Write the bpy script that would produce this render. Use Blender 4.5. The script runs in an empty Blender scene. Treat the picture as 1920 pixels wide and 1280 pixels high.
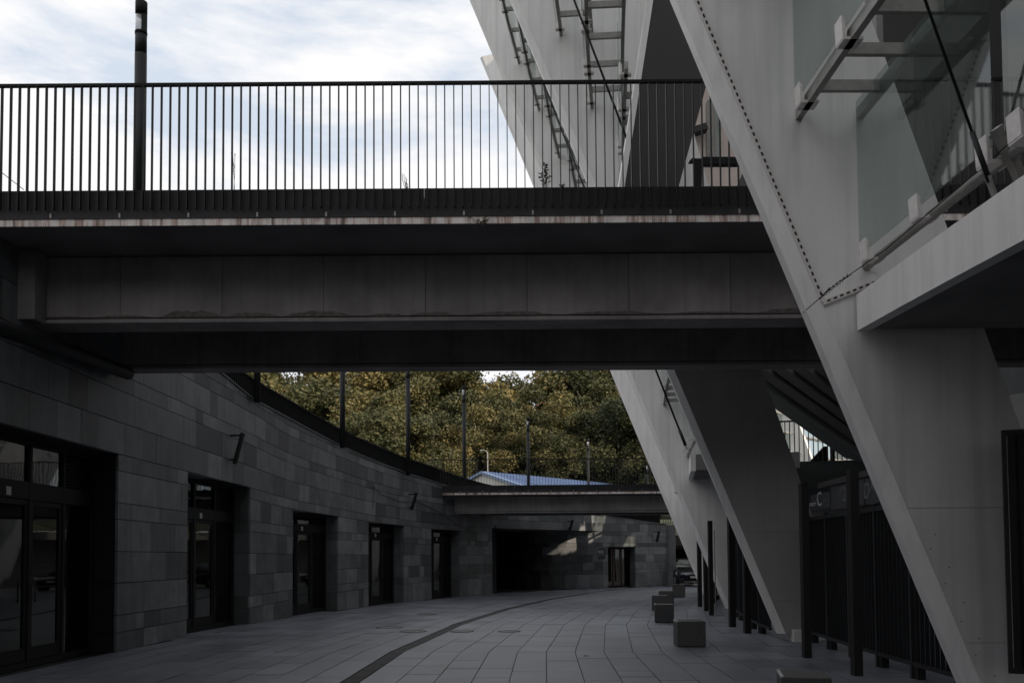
import bpy, math, random
from mathutils import Vector, Matrix
rnd = random.Random(7)
R = math.radians
scene = bpy.context.scene
# ------------------------------------------------------------------ camera, world, sun, exposure
F = 1650.0; CAMZ = 1.6; PITCH = R(2.4); ROLL = R(-.4)
cam = bpy.data.cameras.new('camera'); camo = bpy.data.objects.new('camera', cam)
scene.collection.objects.link(camo); scene.camera = camo
camo.matrix_world = Matrix.Translation((0, 0, CAMZ)) @ Matrix.Rotation(math.pi/2 + PITCH, 4, 'X') @ Matrix.Rotation(ROLL, 4, 'Z')
cam.sensor_width = 36; cam.lens = F/1920*36; cam.shift_y = 335/1920; cam.clip_end = 3000; cam.clip_start = .05

SUN_EL = R(33); SUN_AZ = math.atan2(.85, -.5)          # horizontal direction towards the sun: +x, -y
sund = Vector((math.sin(SUN_AZ)*math.cos(SUN_EL), math.cos(SUN_AZ)*math.cos(SUN_EL), math.sin(SUN_EL)))
sl = bpy.data.lights.new('sun', 'SUN'); sl.energy = 5.0; sl.angle = R(.5); sl.color = (1, .86, .68)
so = bpy.data.objects.new('sun', sl); scene.collection.objects.link(so)
so.rotation_euler = (-sund).to_track_quat('-Z', 'Y').to_euler(); so.location = (30, -20, 60)

w = bpy.data.worlds.new('World'); scene.world = w; w.use_nodes = True
nt = w.node_tree; nt.nodes.clear(); N = nt.nodes.new; L = nt.links.new
sky = N('ShaderNodeTexSky'); sky.sky_type = 'NISHITA'; sky.sun_disc = False
sky.sun_elevation = SUN_EL; sky.sun_rotation = SUN_AZ; sky.air_density = 1.0; sky.dust_density = 1.5; sky.ozone_density = 1.5
tc = N('ShaderNodeTexCoord')
mp = N('ShaderNodeMapping'); mp.inputs['Scale'].default_value = (1.0, 1.0, 3.2); mp.inputs['Location'].default_value = (.35, .2, .55); mp.inputs['Rotation'].default_value = (0, .12, 0)
L(tc.outputs['Generated'], mp.inputs['Vector'])
n1 = N('ShaderNodeTexNoise'); n1.inputs['Scale'].default_value = 3.0; n1.inputs['Detail'].default_value = 9; n1.inputs['Roughness'].default_value = .58; n1.inputs['Distortion'].default_value = .35
L(mp.outputs[0], n1.inputs['Vector'])
cr = N('ShaderNodeValToRGB'); cr.color_ramp.elements[0].position = .37; cr.color_ramp.elements[0].color = (.0, .0, .0, 1)
cr.color_ramp.elements[1].position = .50; cr.color_ramp.elements[1].color = (1, 1, 1, 1)
L(n1.outputs['Fac'], cr.inputs[0])
mixs = N('ShaderNodeMixRGB'); mixs.inputs[2].default_value = (10.2, 10.1, 10.15, 1)
lift = N('ShaderNodeMixRGB'); lift.inputs[0].default_value = .8; lift.inputs[2].default_value = (8.1, 8.9, 10.0, 1)   # thin high haze
L(sky.outputs[0], lift.inputs[1])
L(cr.outputs[0], mixs.inputs[0]); L(lift.outputs[0], mixs.inputs[1])
bg = N('ShaderNodeBackground'); bg.inputs['Strength'].default_value = .1
L(mixs.outputs[0], bg.inputs[0]); wo = N('ShaderNodeOutputWorld'); L(bg.outputs[0], wo.inputs[0])
scene.view_settings.view_transform = 'Standard'; scene.view_settings.look = 'None'
scene.view_settings.exposure = 0.0; scene.view_settings.gamma = 1.0; scene.view_settings.use_curve_mapping = False
scene.render.engine = 'CYCLES'

# ------------------------------------------------------------------ geometry of the view (only used to measure where things stand)
def ray(u, v):
    x, y, z = (u-960)/F, -(v-975)/F, -1.0
    c, s = math.cos(ROLL), math.sin(ROLL); x, y = x*c-y*s, x*s+y*c
    a = math.pi/2+PITCH
    return Vector((x, y*math.cos(a)-z*math.sin(a), y*math.sin(a)+z*math.cos(a)))
def P(u, v, D): d = ray(u, v); return Vector((0, 0, CAMZ)) + d*(D/d.y)
def G(u, v, z=0): d = ray(u, v); return Vector((0, 0, CAMZ)) + d*((z-CAMZ)/d.z)
CX, CY = 82.0, 9.0
def pol(r, deg, z=0): a = R(deg); return Vector((CX-r*math.cos(a), CY+r*math.sin(a), z))

# ------------------------------------------------------------------ materials
def mat(name, col, rough=.6, var=.25, scale=6, bump=.0, bscale=40, metal=0, tint=0, spec=.5, detail=4, stretch=None, streak=0, coat=0):
    m = bpy.data.materials.new(name); m.use_nodes = True; t = m.node_tree; b = t.nodes['Principled BSDF']
    b.inputs['Roughness'].default_value = rough; b.inputs['Metallic'].default_value = metal
    b.inputs['Specular IOR Level'].default_value = spec; b.inputs['Coat Weight'].default_value = coat
    tcn = t.nodes.new('ShaderNodeTexCoord'); vec = tcn.outputs['Object']
    g = t.nodes.new('ShaderNodeNewGeometry'); vec = g.outputs['Position']
    mpn = t.nodes.new('ShaderNodeMapping'); t.links.new(vec, mpn.inputs[0])
    if stretch: mpn.inputs['Scale'].default_value = stretch
    no = t.nodes.new('ShaderNodeTexNoise'); no.inputs['Scale'].default_value = scale; no.inputs['Detail'].default_value = detail; no.inputs['Roughness'].default_value = .6
    t.links.new(mpn.outputs[0], no.inputs['Vector'])
    mr = t.nodes.new('ShaderNodeMapRange'); mr.inputs[1].default_value = .3; mr.inputs[2].default_value = .7
    mr.inputs[3].default_value = 1-var; mr.inputs[4].default_value = 1+var
    t.links.new(no.outputs['Fac'], mr.inputs[0])
    mul = t.nodes.new('ShaderNodeVectorMath'); mul.operation = 'SCALE'; mul.inputs[0].default_value = col[:3]
    t.links.new(mr.outputs[0], mul.inputs['Scale']); out = mul.outputs[0]
    if tint:
        at = t.nodes.new('ShaderNodeAttribute'); at.attribute_name = 'tint'
        m2 = t.nodes.new('ShaderNodeMapRange'); m2.inputs[3].default_value = 1-tint; m2.inputs[4].default_value = 1+tint
        t.links.new(at.outputs['Fac'], m2.inputs[0])
        s2 = t.nodes.new('ShaderNodeVectorMath'); s2.operation = 'SCALE'; t.links.new(out, s2.inputs[0]); t.links.new(m2.outputs[0], s2.inputs['Scale']); out = s2.outputs[0]
    if streak:
        mq = t.nodes.new('ShaderNodeMapping'); mq.inputs['Scale'].default_value = (9, 9, .35); t.links.new(vec, mq.inputs[0])
        nq = t.nodes.new('ShaderNodeTexNoise'); nq.inputs['Scale'].default_value = 1; nq.inputs['Detail'].default_value = 5; t.links.new(mq.outputs[0], nq.inputs['Vector'])
        rq = t.nodes.new('ShaderNodeMapRange'); rq.inputs[1].default_value = .45; rq.inputs[2].default_value = .75; rq.inputs[3].default_value = 1; rq.inputs[4].default_value = 1-streak
        t.links.new(nq.outputs['Fac'], rq.inputs[0])
        s3 = t.nodes.new('ShaderNodeVectorMath'); s3.operation = 'SCALE'; t.links.new(out, s3.inputs[0]); t.links.new(rq.outputs[0], s3.inputs['Scale']); out = s3.outputs[0]
    t.links.new(out, b.inputs['Base Color'])
    # roughness breaks up a little too
    rr = t.nodes.new('ShaderNodeMapRange'); rr.inputs[3].default_value = max(.02, rough-.08); rr.inputs[4].default_value = min(1, rough+.1)
    t.links.new(no.outputs['Fac'], rr.inputs[0]); t.links.new(rr.outputs[0], b.inputs['Roughness'])
    if bump:
        nb = t.nodes.new('ShaderNodeTexNoise'); nb.inputs['Scale'].default_value = bscale; nb.inputs['Detail'].default_value = 4
        t.links.new(vec, nb.inputs['Vector']); bn = t.nodes.new('ShaderNodeBump'); bn.inputs['Strength'].default_value = bump; bn.inputs['Distance'].default_value = .01
        t.links.new(nb.outputs['Fac'], bn.inputs['Height']); t.links.new(bn.outputs[0], b.inputs['Normal'])
    return m
M = {}
M['white'] = mat('white_paint', (.78, .765, .755), .42, .07, .9, .06, 25, streak=.16, detail=6)
M['galv'] = mat('galvanised_steel', (.30, .29, .275), .5, .2, 9, .1, 60, metal=.3)
M['clamp'] = mat('clamp_paint', (.72, .68, .66), .5, .1, 20)
M['darkslot'] = mat('slot_shadow', (.02, .02, .02), .8, .1)
M['dark_steel'] = mat('dark_steel_paint', (.016, .017, .019), .55, .25, 5, .04, 30, spec=.3)
M['shaded_web'] = mat('bridge_shade_web', (.31, .30, .298), .55, .06, 1.6, streak=.08)  # darker copy of the fin white, with the bridge's shade put into its colour
M['dark_panel'] = mat('dark_grey_panel', (.042, .038, .040), .6, .12, 2)
M['black'] = mat('black_metal', (.016, .016, .017), .7, .2, 6, spec=.2)
M['fascia'] = mat('fascia_metal', (.032, .032, .035), .65, .35, 3, .05, 20, streak=.3, spec=.3)
M['concrete'] = mat('bridge_concrete', (.32, .296, .288), .85, .26, 1.3, .35, 30, tint=.10, detail=8, streak=.18)
M['spall'] = mat('spalled_concrete', (.17, .145, .138), .95, .4, 14, .9, 40)
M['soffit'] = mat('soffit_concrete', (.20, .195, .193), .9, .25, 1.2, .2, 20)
M['granite'] = mat('granite_slab', (.138, .142, .148), .62, .28, 2.2, .3, 70, streak=.22, tint=.5, stretch=(1, 1, 1), detail=9)
M['joint'] = mat('mortar_dark', (.018, .018, .019), .9, .2)
M['paving'] = mat('paving_granite', (.132, .143, .168), .38, .32, .9, .35, 60, tint=.2, detail=9, spec=.5)
M['bollard'] = mat('bollard_granite', (.065, .065, .066), .75, .5, 60, .35, 90, detail=6)
M['bollard_top'] = mat('bollard_worn_edge', (.34, .34, .34), .7, .3, 40)
M['ground'] = mat('ground_asphalt', (.05, .05, .05), .9, .25, 3, .3, 50)
M['terrain'] = mat('earth_and_grass', (.045, .05, .022), .95, .5, .6, .5, 6)
M['shell'] = mat('stadium_concrete', (.11, .11, .11), .85, .2, .7)
M['shell_sunlit'] = mat('sunlit_tone_wall', (.80, .68, .62), .7, .12, 1.2, streak=.15)  # warm pale tone puts sunlight into the wall's colour
M['leaf'] = None
M['bark'] = mat('bark', (.16, .13, .10), .95, .35, 5, .6, 14)
M['blue'] = mat('blue_roof_metal', (.19, .26, .42), .45, .15, 1.5, tint=.35)
M['render'] = mat('white_render', (.62, .60, .56), .8, .12, 1.5)
M['brick_far'] = mat('red_brick_facade', (.33, .16, .12), .85, .2, 2)
M['winfar'] = mat('far_window_glass', (.12, .15, .19), .15, .3, .3)
M['sign'] = mat('sign_panel', (.030, .031, .034), .5, .15, 5)
M['sign2'] = mat('sign_panel_grey', (.045, .046, .050), .5, .15, 5)
M['letter'] = mat('sign_letter_white', (.55, .55, .55), .6, .05)
M['letter_dim'] = mat('sign_letter_grey', (.2, .2, .21), .6, .05)
M['sticker'] = mat('paper_sticker', (.5, .5, .48), .7, .1)
M['carpaint'] = mat('black_car_paint', (.01, .011, .013), .2, .1, coat=.8)
M['chrome'] = mat('car_chrome', (.6, .62, .65), .18, .1, metal=.9)
M['tyre'] = mat('tyre_rubber', (.02, .02, .02), .85, .1)
M['plate'] = mat('number_plate', (.55, .55, .5), .5, .1)
M['weed'] = mat('weed_leaf', (.035, .045, .018), .8, .4, 20)
M['grate'] = mat('drain_grate_iron', (.022, .021, .022), .7, .3, 25, .4, 60, spec=.25)
M['lid'] = mat('manhole_lid', (.095, .088, .088), .6, .35, 12, .4, 40)
M['warm_reflect'] = mat('door_warm_reflection', (.075, .045, .036), .5, .25, 6)  # colour stands for a warm reflection on the far door
M['manhole'] = mat('cast_iron_cover', (.055, .042, .038), .6, .4, 25, .5, 60, metal=.3)
M['stopper'] = mat('pale_plinth', (.62, .60, .58), .7, .12, 6)
M['dryleaf'] = mat('dry_leaf', (.22, .19, .15), .8, .3, 30)
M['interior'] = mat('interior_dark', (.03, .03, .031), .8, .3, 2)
def stained():
    m = mat('stained_edge_concrete', (.75, .73, .71), .85, .25, 5, .3, 50, detail=8)
    t = m.node_tree; b = t.nodes['Principled BSDF']; src = b.inputs['Base Color'].links[0].from_socket
    g = t.nodes.new('ShaderNodeNewGeometry'); mq = t.nodes.new('ShaderNodeMapping'); mq.inputs['Scale'].default_value = (7, 3, .5); t.links.new(g.outputs['Position'], mq.inputs[0])
    n = t.nodes.new('ShaderNodeTexNoise'); n.inputs['Scale'].default_value = 1; n.inputs['Detail'].default_value = 8; n.inputs['Roughness'].default_value = .75; t.links.new(mq.outputs[0], n.inputs['Vector'])
    r = t.nodes.new('ShaderNodeValToRGB'); e = r.color_ramp.elements; e[0].position = .38; e[0].color = (.16, .15, .15, 1); e[1].position = .66; e[1].color = (1, .95, .93, 1)
    x = e.new(.455); x.color = (.70, .52, .46, 1); x = e.new(.52); x.color = (1, .97, .95, 1)
    t.links.new(n.outputs['Fac'], r.inputs[0]); mx = t.nodes.new('ShaderNodeMixRGB'); mx.blend_type = 'MULTIPLY'; mx.inputs[0].default_value = 1
    t.links.new(src, mx.inputs[1]); t.links.new(r.outputs[0], mx.inputs[2]); t.links.new(mx.outputs[0], b.inputs['Base Color']); return m
M['stained'] = stained()
def glass(name, tintc, gloss=1.5, rough=.02, opaque=0.0, dark=(.01, .01, .01)):
    m = bpy.data.materials.new(name); m.use_nodes = True; t = m.node_tree; t.nodes.clear()
    o = t.nodes.new('ShaderNodeOutputMaterial'); tr = t.nodes.new('ShaderNodeBsdfTransparent'); tr.inputs[0].default_value = (*tintc, 1)
    gl = t.nodes.new('ShaderNodeBsdfGlossy'); gl.inputs['Roughness'].default_value = rough; gl.inputs[0].default_value = (.9, .93, .92, 1)
    n = t.nodes.new('ShaderNodeTexNoise'); n.inputs['Scale'].default_value = .7; bn = t.nodes.new('ShaderNodeBump'); bn.inputs['Strength'].default_value = .05; bn.inputs['Distance'].default_value = .05
    t.links.new(n.outputs['Fac'], bn.inputs['Height']); t.links.new(bn.outputs[0], gl.inputs['Normal'])
    fn = t.nodes.new('ShaderNodeFresnel'); fn.inputs[0].default_value = gloss; gg = t.nodes.new('ShaderNodeNewGeometry'); ib = t.nodes.new('ShaderNodeMath'); ib.operation = 'SUBTRACT'; ib.inputs[0].default_value = 1; t.links.new(gg.outputs['Backfacing'], ib.inputs[1]); fr = t.nodes.new('ShaderNodeMath'); fr.operation = 'MULTIPLY'; t.links.new(fn.outputs[0], fr.inputs[0]); t.links.new(ib.outputs[0], fr.inputs[1])
    di = t.nodes.new('ShaderNodeBsdfDiffuse'); di.inputs[0].default_value = (*dark, 1)
    a = t.nodes.new('ShaderNodeMixShader'); a.inputs[0].default_value = opaque; t.links.new(tr.outputs[0], a.inputs[1]); t.links.new(di.outputs[0], a.inputs[2])
    b = t.nodes.new('ShaderNodeMixShader'); t.links.new(fr.outputs[0], b.inputs[0]); t.links.new(a.outputs[0], b.inputs[1]); t.links.new(gl.outputs[0], b.inputs[2]); t.links.new(b.outputs[0], o.inputs[0])
    return m
M['glass'] = glass('louvre_glass', (.77, .815, .80), 1.6, .04, .03, (.25, .29, .28))
M['doorglass'] = glass('door_glass', (.55, .58, .58), 1.5, .02, .25)
M['lampglass'] = glass('lamp_glass', (.97, .97, .98), 1.2, .1, .5, (.85, .85, .87))
def leafmat():
    m = bpy.data.materials.new('foliage'); m.use_nodes = True; t = m.node_tree; b = t.nodes['Principled BSDF']; b.inputs['Roughness'].default_value = .7
    at = t.nodes.new('ShaderNodeAttribute'); at.attribute_name = 'tint'
    oi = t.nodes.new('ShaderNodeObjectInfo'); ad = t.nodes.new('ShaderNodeMath'); ad.operation = 'MULTIPLY_ADD'; ad.inputs[1].default_value = .35; t.links.new(oi.outputs['Random'], ad.inputs[0])
    sc = t.nodes.new('ShaderNodeMath'); sc.operation = 'MULTIPLY'; sc.inputs[1].default_value = .65; t.links.new(at.outputs['Fac'], sc.inputs[0]); t.links.new(sc.outputs[0], ad.inputs[2])
    r = t.nodes.new('ShaderNodeValToRGB'); e = r.color_ramp.elements; e[0].position = .1; e[0].color = (.020, .030, .014, 1); e[1].position = .95; e[1].color = (.245, .185, .062, 1)
    x = e.new(.5); x.color = (.074, .080, .027, 1); t.links.new(ad.outputs[0], r.inputs[0]); t.links.new(r.outputs[0], b.inputs['Base Color'])
    tl = t.nodes.new('ShaderNodeBsdfTranslucent'); t.links.new(r.outputs[0], tl.inputs[0]); mx = t.nodes.new('ShaderNodeMixShader'); mx.inputs[0].default_value = .22
    o = t.nodes['Material Output']; t.links.new(b.outputs[0], mx.inputs[1]); t.links.new(tl.outputs[0], mx.inputs[2]); t.links.new(mx.outputs[0], o.inputs[0]); return m
M['leaf'] = leafmat()

# ------------------------------------------------------------------ helpers
col = bpy.data.collections.new('scene'); scene.collection.children.link(col)
def tag(o, label=None, cat=None, group=None, kind=None):
    if label: o['label'] = label
    if cat: o['category'] = cat
    if group: o['group'] = group
    if kind: o['kind'] = kind
    return o
def wloc(o):
    v = Vector((0, 0, 0))
    while o is not None: v = v + o.location; o = o.parent
    return v
def empty(name, loc, label=None, cat=None, group=None):
    o = bpy.data.objects.new(name, None); col.objects.link(o); o.location = loc; o.empty_display_size = .2
    return tag(o, label, cat, group)
class MB:
    def __init__(s): s.v = []; s.f = []; s.t = []
    def hexa(s, p, t=.5):          # p: bottom 4 (ccw), top 4
        n = len(s.v); s.v += [tuple(q) for q in p]
        for f in ((3, 2, 1, 0), (4, 5, 6, 7), (0, 1, 5, 4), (1, 2, 6, 5), (2, 3, 7, 6), (3, 0, 4, 7)): s.f.append([n+i for i in f]); s.t.append(t)
        return s
    def box(s, a, b, t=.5):
        (x0, y0, z0), (x1, y1, z1) = a, b
        return s.hexa([(x0, y0, z0), (x1, y0, z0), (x1, y1, z0), (x0, y1, z0), (x0, y0, z1), (x1, y0, z1), (x1, y1, z1), (x0, y1, z1)], t)
    def beam(s, p, q, w, h, up=Vector((0, 0, 1)), t=.5):
        p, q = Vector(p), Vector(q); d = (q-p).normalized(); x = d.cross(up)
        if x.length < 1e-4: x = d.cross(Vector((0, 1, 0)))
        x.normalize(); y = x.cross(d).normalized(); x *= w/2; y *= h/2
        return s.hexa([p-x-y, p+x-y, p+x+y, p-x+y, q-x-y, q+x-y, q+x+y, q-x+y], t)
    def tube(s, pts, r, n=10, cap=True, t=.5, r2=None):
        pts = [Vector(p) for p in pts]; rings = []
        for i, p in enumerate(pts):
            d = (pts[min(i+1, len(pts)-1)]-pts[max(i-1, 0)]).normalized()
            a = Vector((0, 0, 1)) if abs(d.z) < .9 else Vector((1, 0, 0)); x = d.cross(a).normalized(); y = d.cross(x).normalized()
            rr = r if r2 is None else r+(r2-r)*i/max(1, len(pts)-1)
            k = len(s.v); rings.append(k)
            for j in range(n): s.v.append(tuple(p+x*rr*math.cos(2*math.pi*j/n)+y*rr*math.sin(2*math.pi*j/n)))
        for a, b in zip(rings, rings[1:]):
            for j in range(n): s.f.append([a+j, a+(j+1) % n, b+(j+1) % n, b+j]); s.t.append(t)
        if cap: s.f.append([rings[0]+j for j in range(n)][::-1]); s.f.append([rings[-1]+j for j in range(n)]); s.t += [t, t]
        return s
    def prism(s, poly, vec, t=.5):
        n = len(poly); k = len(s.v); vec = Vector(vec)
        s.v += [tuple(p) for p in poly]+[tuple(Vector(p)+vec) for p in poly]
        s.f.append([k+i for i in range(n)][::-1]); s.f.append([k+n+i for i in range(n)]); s.t += [t, t]
        for i in range(n): j = (i+1) % n; s.f.append([k+i, k+j, k+n+j, k+n+i]); s.t.append(t)
        return s
    def quad(s, a, b, c, d, t=.5):
        k = len(s.v); s.v += [tuple(a), tuple(b), tuple(c), tuple(d)]; s.f.append([k, k+1, k+2, k+3]); s.t.append(t); return s
    def mesh(s, name, m, origin=(0, 0, 0)):
        o = Vector(origin); me = bpy.data.meshes.new(name)
        me.from_pydata([(v[0]-o.x, v[1]-o.y, v[2]-o.z) for v in s.v], [], s.f)
        a = me.attributes.new('tint', 'FLOAT', 'FACE'); a.data.foreach_set('value', s.t)
        me.materials.append(m); me.update(); return me
    def build(s, name, m, parent=None, smooth=False, kind=None, label=None, bevel=0, loc=None):
        org = wloc(parent) if parent is not None else Vector(loc or (0, 0, 0))
        me = s.mesh(name, m, org); o = bpy.data.objects.new(name, me); col.objects.link(o)
        if parent is not None: o.parent = parent
        else: o.location = org
        import bmesh
        if len(s.f) < 60000:
            bm = bmesh.new(); bm.from_mesh(me); bmesh.ops.recalc_face_normals(bm, faces=bm.faces)
            if bevel: bmesh.ops.bevel(bm, geom=bm.edges[:], offset=bevel, segments=2, affect='EDGES', profile=.5)
            bm.to_mesh(me); bm.free()
        if smooth:
            for p in me.polygons: p.use_smooth = len(p.vertices) == 4
        if kind: o['kind'] = kind
        if label: o['label'] = label
        return o
def inst(me, name, loc, parent=None, rz=0):
    o = bpy.data.objects.new(name, me); col.objects.link(o)
    if parent is not None: o.parent = parent; o.location = Vector(loc)-wloc(parent)
    else: o.location = loc
    o.rotation_euler.z = rz; return o
def copy_tree(o, parent=None):
    c = o.copy(); col.objects.link(c); c.parent = parent
    for ch in list(o.children): copy_tree(ch, c)
    return c
def text(s, size, m, name, parent, origin, xdir, ydir, ext=.004, align='CENTER', sx=1):
    cu = bpy.data.curves.new(name, 'FONT'); cu.body = s; cu.size = size; cu.align_x = align; cu.align_y = 'CENTER'; cu.extrude = ext
    tmp = bpy.data.objects.new('tmp', cu); me = bpy.data.meshes.new_from_object(tmp); bpy.data.objects.remove(tmp)
    xd, yd = Vector(xdir).normalized(), Vector(ydir).normalized(); zd = xd.cross(yd)
    mt = Matrix((xd*sx, yd, zd)).transposed().to_4x4(); me.transform(Matrix.Translation(Vector(origin)-wloc(parent)) @ mt)
    me.materials.clear(); me.materials.append(m); o = bpy.data.objects.new(name, me); col.objects.link(o); o.parent = parent; return o
def lerp(a, b, t): return a+(b-a)*t
def interp(x, xs, ys):
    if x <= xs[0]: return ys[0]
    for i in range(len(xs)-1):
        if x <= xs[i+1]: return lerp(ys[i], ys[i+1], (x-xs[i])/(xs[i+1]-xs[i]))
    return ys[-1]

# ------------------------------------------------------------------ left stone wall path
WP = [(-3.0, -34), (-5.2, -20), (-6.5, -6), (-6.8, 3), (-6.84, 9), (-6.86, 13), (-6.86, 15.3), (-6.8, 18.4), (-6.47, 21.7), (-6.02, 24.15), (-5.36, 27.15), (-4.78, 29.3), (-3.92, 31.9), (-3.12, 34.0), (-2.15, 36.3), (-.88, 38.8), (1.4, 41.6), (4.55, 44.75), (6.25, 46.0), (8.35, 47.5)]
def catmull(pts, n=10):
    out = []
    for i in range(len(pts)-1):
        p0, p1, p2, p3 = (Vector(pts[max(0, i-1)]), Vector(pts[i]), Vector(pts[i+1]), Vector(pts[min(len(pts)-1, i+2)]))
        for j in range(n):
            t = j/n; out.append(.5*((2*p1)+(p2-p0)*t+(2*p0-5*p1+4*p2-p3)*t*t+(3*p1-p0-3*p2+p3)*t**3))
    out.append(Vector(pts[-1])); return out
class Path:
    def __init__(s, pts, n=10):
        s.p = catmull(pts, n) if n > 1 else [Vector(q) for q in pts]; s.s = [0]
        for a, b in zip(s.p, s.p[1:]): s.s.append(s.s[-1]+(b-a).length)
        s.L = s.s[-1]
    def at(s, d, off=0):
        d = max(0, min(s.L-1e-6, d))
        lo, hi = 0, len(s.s)-1
        while hi-lo > 1:
            m = (lo+hi)//2
            if s.s[m] <= d: lo = m
            else: hi = m
        t = (d-s.s[lo])/(s.s[lo+1]-s.s[lo]); q = s.p[lo].lerp(s.p[lo+1], t)
        a = s.p[max(0, lo-1)]; b = s.p[min(len(s.p)-1, lo+2)]; tg = (b-a).normalized()
        nrm = Vector((-tg.y, tg.x))            # points into the hill, away from the street
        return q+nrm*off, tg, nrm
    def sy(s, y):
        lo, hi = 0., s.L
        for _ in range(40):
            m = (lo+hi)/2
            if s.at(m)[0].y < y: lo = m
            else: hi = m
        return lo
W = Path(WP)
def kz(y): return interp(y, [18.3, 21.6, 24, 27.1, 29.2, 31.9, 34.2, 38.8], [1, .96, .88, .83, .79, .75, .72, .70])
def topz(y): return interp(y, [17.5, 20.1, 21.7, 23.9, 27.3, 32.3, 33.9, 44.4, 47.5], [5.93, 5.87, 5.60, 5.41, 5.09, 4.67, 4.58, 3.73, 3.30])
def zc(z, y): return z if z <= 0 else 1.6+(z-1.6)*kz(y)
CL = [0, .34, .64, 1.20, 1.75, 2.31, 2.60, 3.16, 3.45, 4.01, 4.57, 4.86, 5.42, 5.71, 6.27, 6.6, 7.2]
# openings: (y0, y1, lintel course)
OPS = [(10.0, 15.3, 3.45), (18.42, 21.72, 3.45), (24.15, 27.15, 3.16), (29.3, 31.9, 3.16), (34.0, 36.3, 3.16), (38.8, 44.75, 3.45), (45.05, 46.15, 2.31)]
OS = [(W.sy(a), W.sy(b), c) for a, b, c in OPS]

# ------------------------------------------------------------------ ground, paving, terrain
MB().quad((-300, -300, -.05), (600, -300, -.05), (600, 900, -.05), (-300, 900, -.05)).build('ground', M['ground'], kind='structure')
def terz(x, y):
    base = interp(y, [0, 18, 34, 44, 60], [5.7, 5.7, 4.4, 3.6, 4.0]); far = max(0, y-62)*.10
    return min(base+far, 13)+.25*math.sin(x*.23)*math.sin(y*.19)*min(1, max(0, (y-50)/10))
m = MB()       # upper ground behind the retaining wall, in strips leading away from the wall
steps = [.5+.0*i for i in range(1)]
ss = [W.L*i/60 for i in range(61)]; offs = [.45, 2, 6, 14, 30, 60, 120, 240]
rows = []
for s_ in ss:
    q, tg, nr = W.at(s_); row = []
    for o_ in offs:
        x, y = q.x+nr.x*o_, q.y+nr.y*o_
        z = topz(q.y)-.04 if o_ < 1 else (lerp(topz(q.y)-.04, terz(x, y), min(1, o_/6)) )
        row.append((x, y, z))
    rows.append(row)
xs = []      # east of the wall's end
for k in range(1, 12):
    row = []
    for o_ in offs:
        x = 8.35+k*3.5+o_*.3; y = 49.5+k*1.2+o_
        row.append((x, y, 3.3 if o_ < 1 else terz(x, y)))
    rows.append(row)
k0 = len(m.v)
for r_ in rows: m.v += r_
nO = len(offs)
for i in range(len(rows)-1):
    for j in range(nO-1): m.f.append([k0+i*nO+j, k0+(i+1)*nO+j, k0+(i+1)*nO+j+1, k0+i*nO+j+1]); m.t.append(.5)
m.build('terrain', M['terrain'], kind='structure', smooth=True)

def wallx(y): return W.at(W.sy(y))[0].x
WX = [(y*.5, wallx(y*.5)) for y in range(8, 95)]
def inside(x, y):
    if y > 47.4: return x > 8.4+(y-47.4)*.2 and y < 56
    return x > interp(y, [a for a, b in WX], [b for a, b in WX])-.12
pav = empty('pavement', (0, 14, 0)); pav['kind'] = 'structure'
SEC = 4.2
def ppt(r, a):        # polygonal strips: straight within each sector of the curve, with a kink between sectors
    i = math.floor(a/SEC); t = a/SEC-i
    return pol(r, i*SEC).lerp(pol(r, (i+1)*SEC), t)
# bedding under the slabs
m = MB(); na = 34
for i in range(-2, na):
    a0, a1 = i*SEC/2, (i+1)*SEC/2
    m.quad(ppt(70, a0)-Vector((0, 0, .014)), ppt(92, a0)-Vector((0, 0, .014)), ppt(92, a1)-Vector((0, 0, .014)), ppt(70, a1)-Vector((0, 0, .014)))
m.build('bedding', M['joint'], pav)
tiles = []
strips = []
r = 84.08
while r > 72: strips.append((r-.485, r)); r -= .485
r = 84.33
while r < 91: strips.append((r, r+.485)); r += .485
for si, (r0, r1) in enumerate(strips):
    a = -3.0+rnd.random()*.6
    lens = [.95, .95, .62, .95, 1.25]
    while a < 36:
        la = rnd.choice(lens)/82*57.3; i = math.floor(a/SEC); nb = (i+1)*SEC
        a1 = a+la
        if nb-a1 < .22: a1 = nb
        c = ppt((r0+r1)/2, (a+a1)/2)
        if inside(c.x, c.y): tiles.append((c.y if abs(c.x) < c.y*.6+1 else c.y+40, r0, r1, a, a1))
        a = a1
tiles.sort(key=lambda q: q[0] if q[0] > 9.3 else 80)
stuff = MB()
for k, (_, r0, r1, a0, a1) in enumerate(tiles):
    g = .006; ga = .0048/82*57.3; dz = rnd.uniform(-.0022, .0022); tt = min(1, max(0, rnd.gauss(.5, .22)))
    pts = [ppt(r0+g, a0+ga), ppt(r1-g, a0+ga), ppt(r1-g, a1-ga), ppt(r0+g, a1-ga)]
    tl = [rnd.uniform(-.0008, .0008) for _ in pts]
    hp = [p+Vector((0, 0, -.03)) for p in pts]+[p+Vector((0, 0, dz+e)) for p, e in zip(pts, tl)]
    if k < 300: MB().hexa(hp, tt).build('paving_slab', M['paving'], pav)
    else: stuff.hexa(hp, tt)
stuff.build('paving_slabs', M['paving'], pav, kind='stuff')
# drainage channel, in lengths
for i in range(-6, 72):
    a0, a1 = i*.5, (i+1)*.5-.02; c = ppt(84.2, a0)
    if inside(c.x-.2, c.y) and c.y > 7:
        pts = [ppt(84.10, a0), ppt(84.31, a0), ppt(84.31, a1), ppt(84.10, a1)]
        MB().hexa([p+Vector((0, 0, -.03)) for p in pts]+[p+Vector((0, 0, -.003)) for p in pts]).build('drain_grate', M['grate'], pav)

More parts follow.
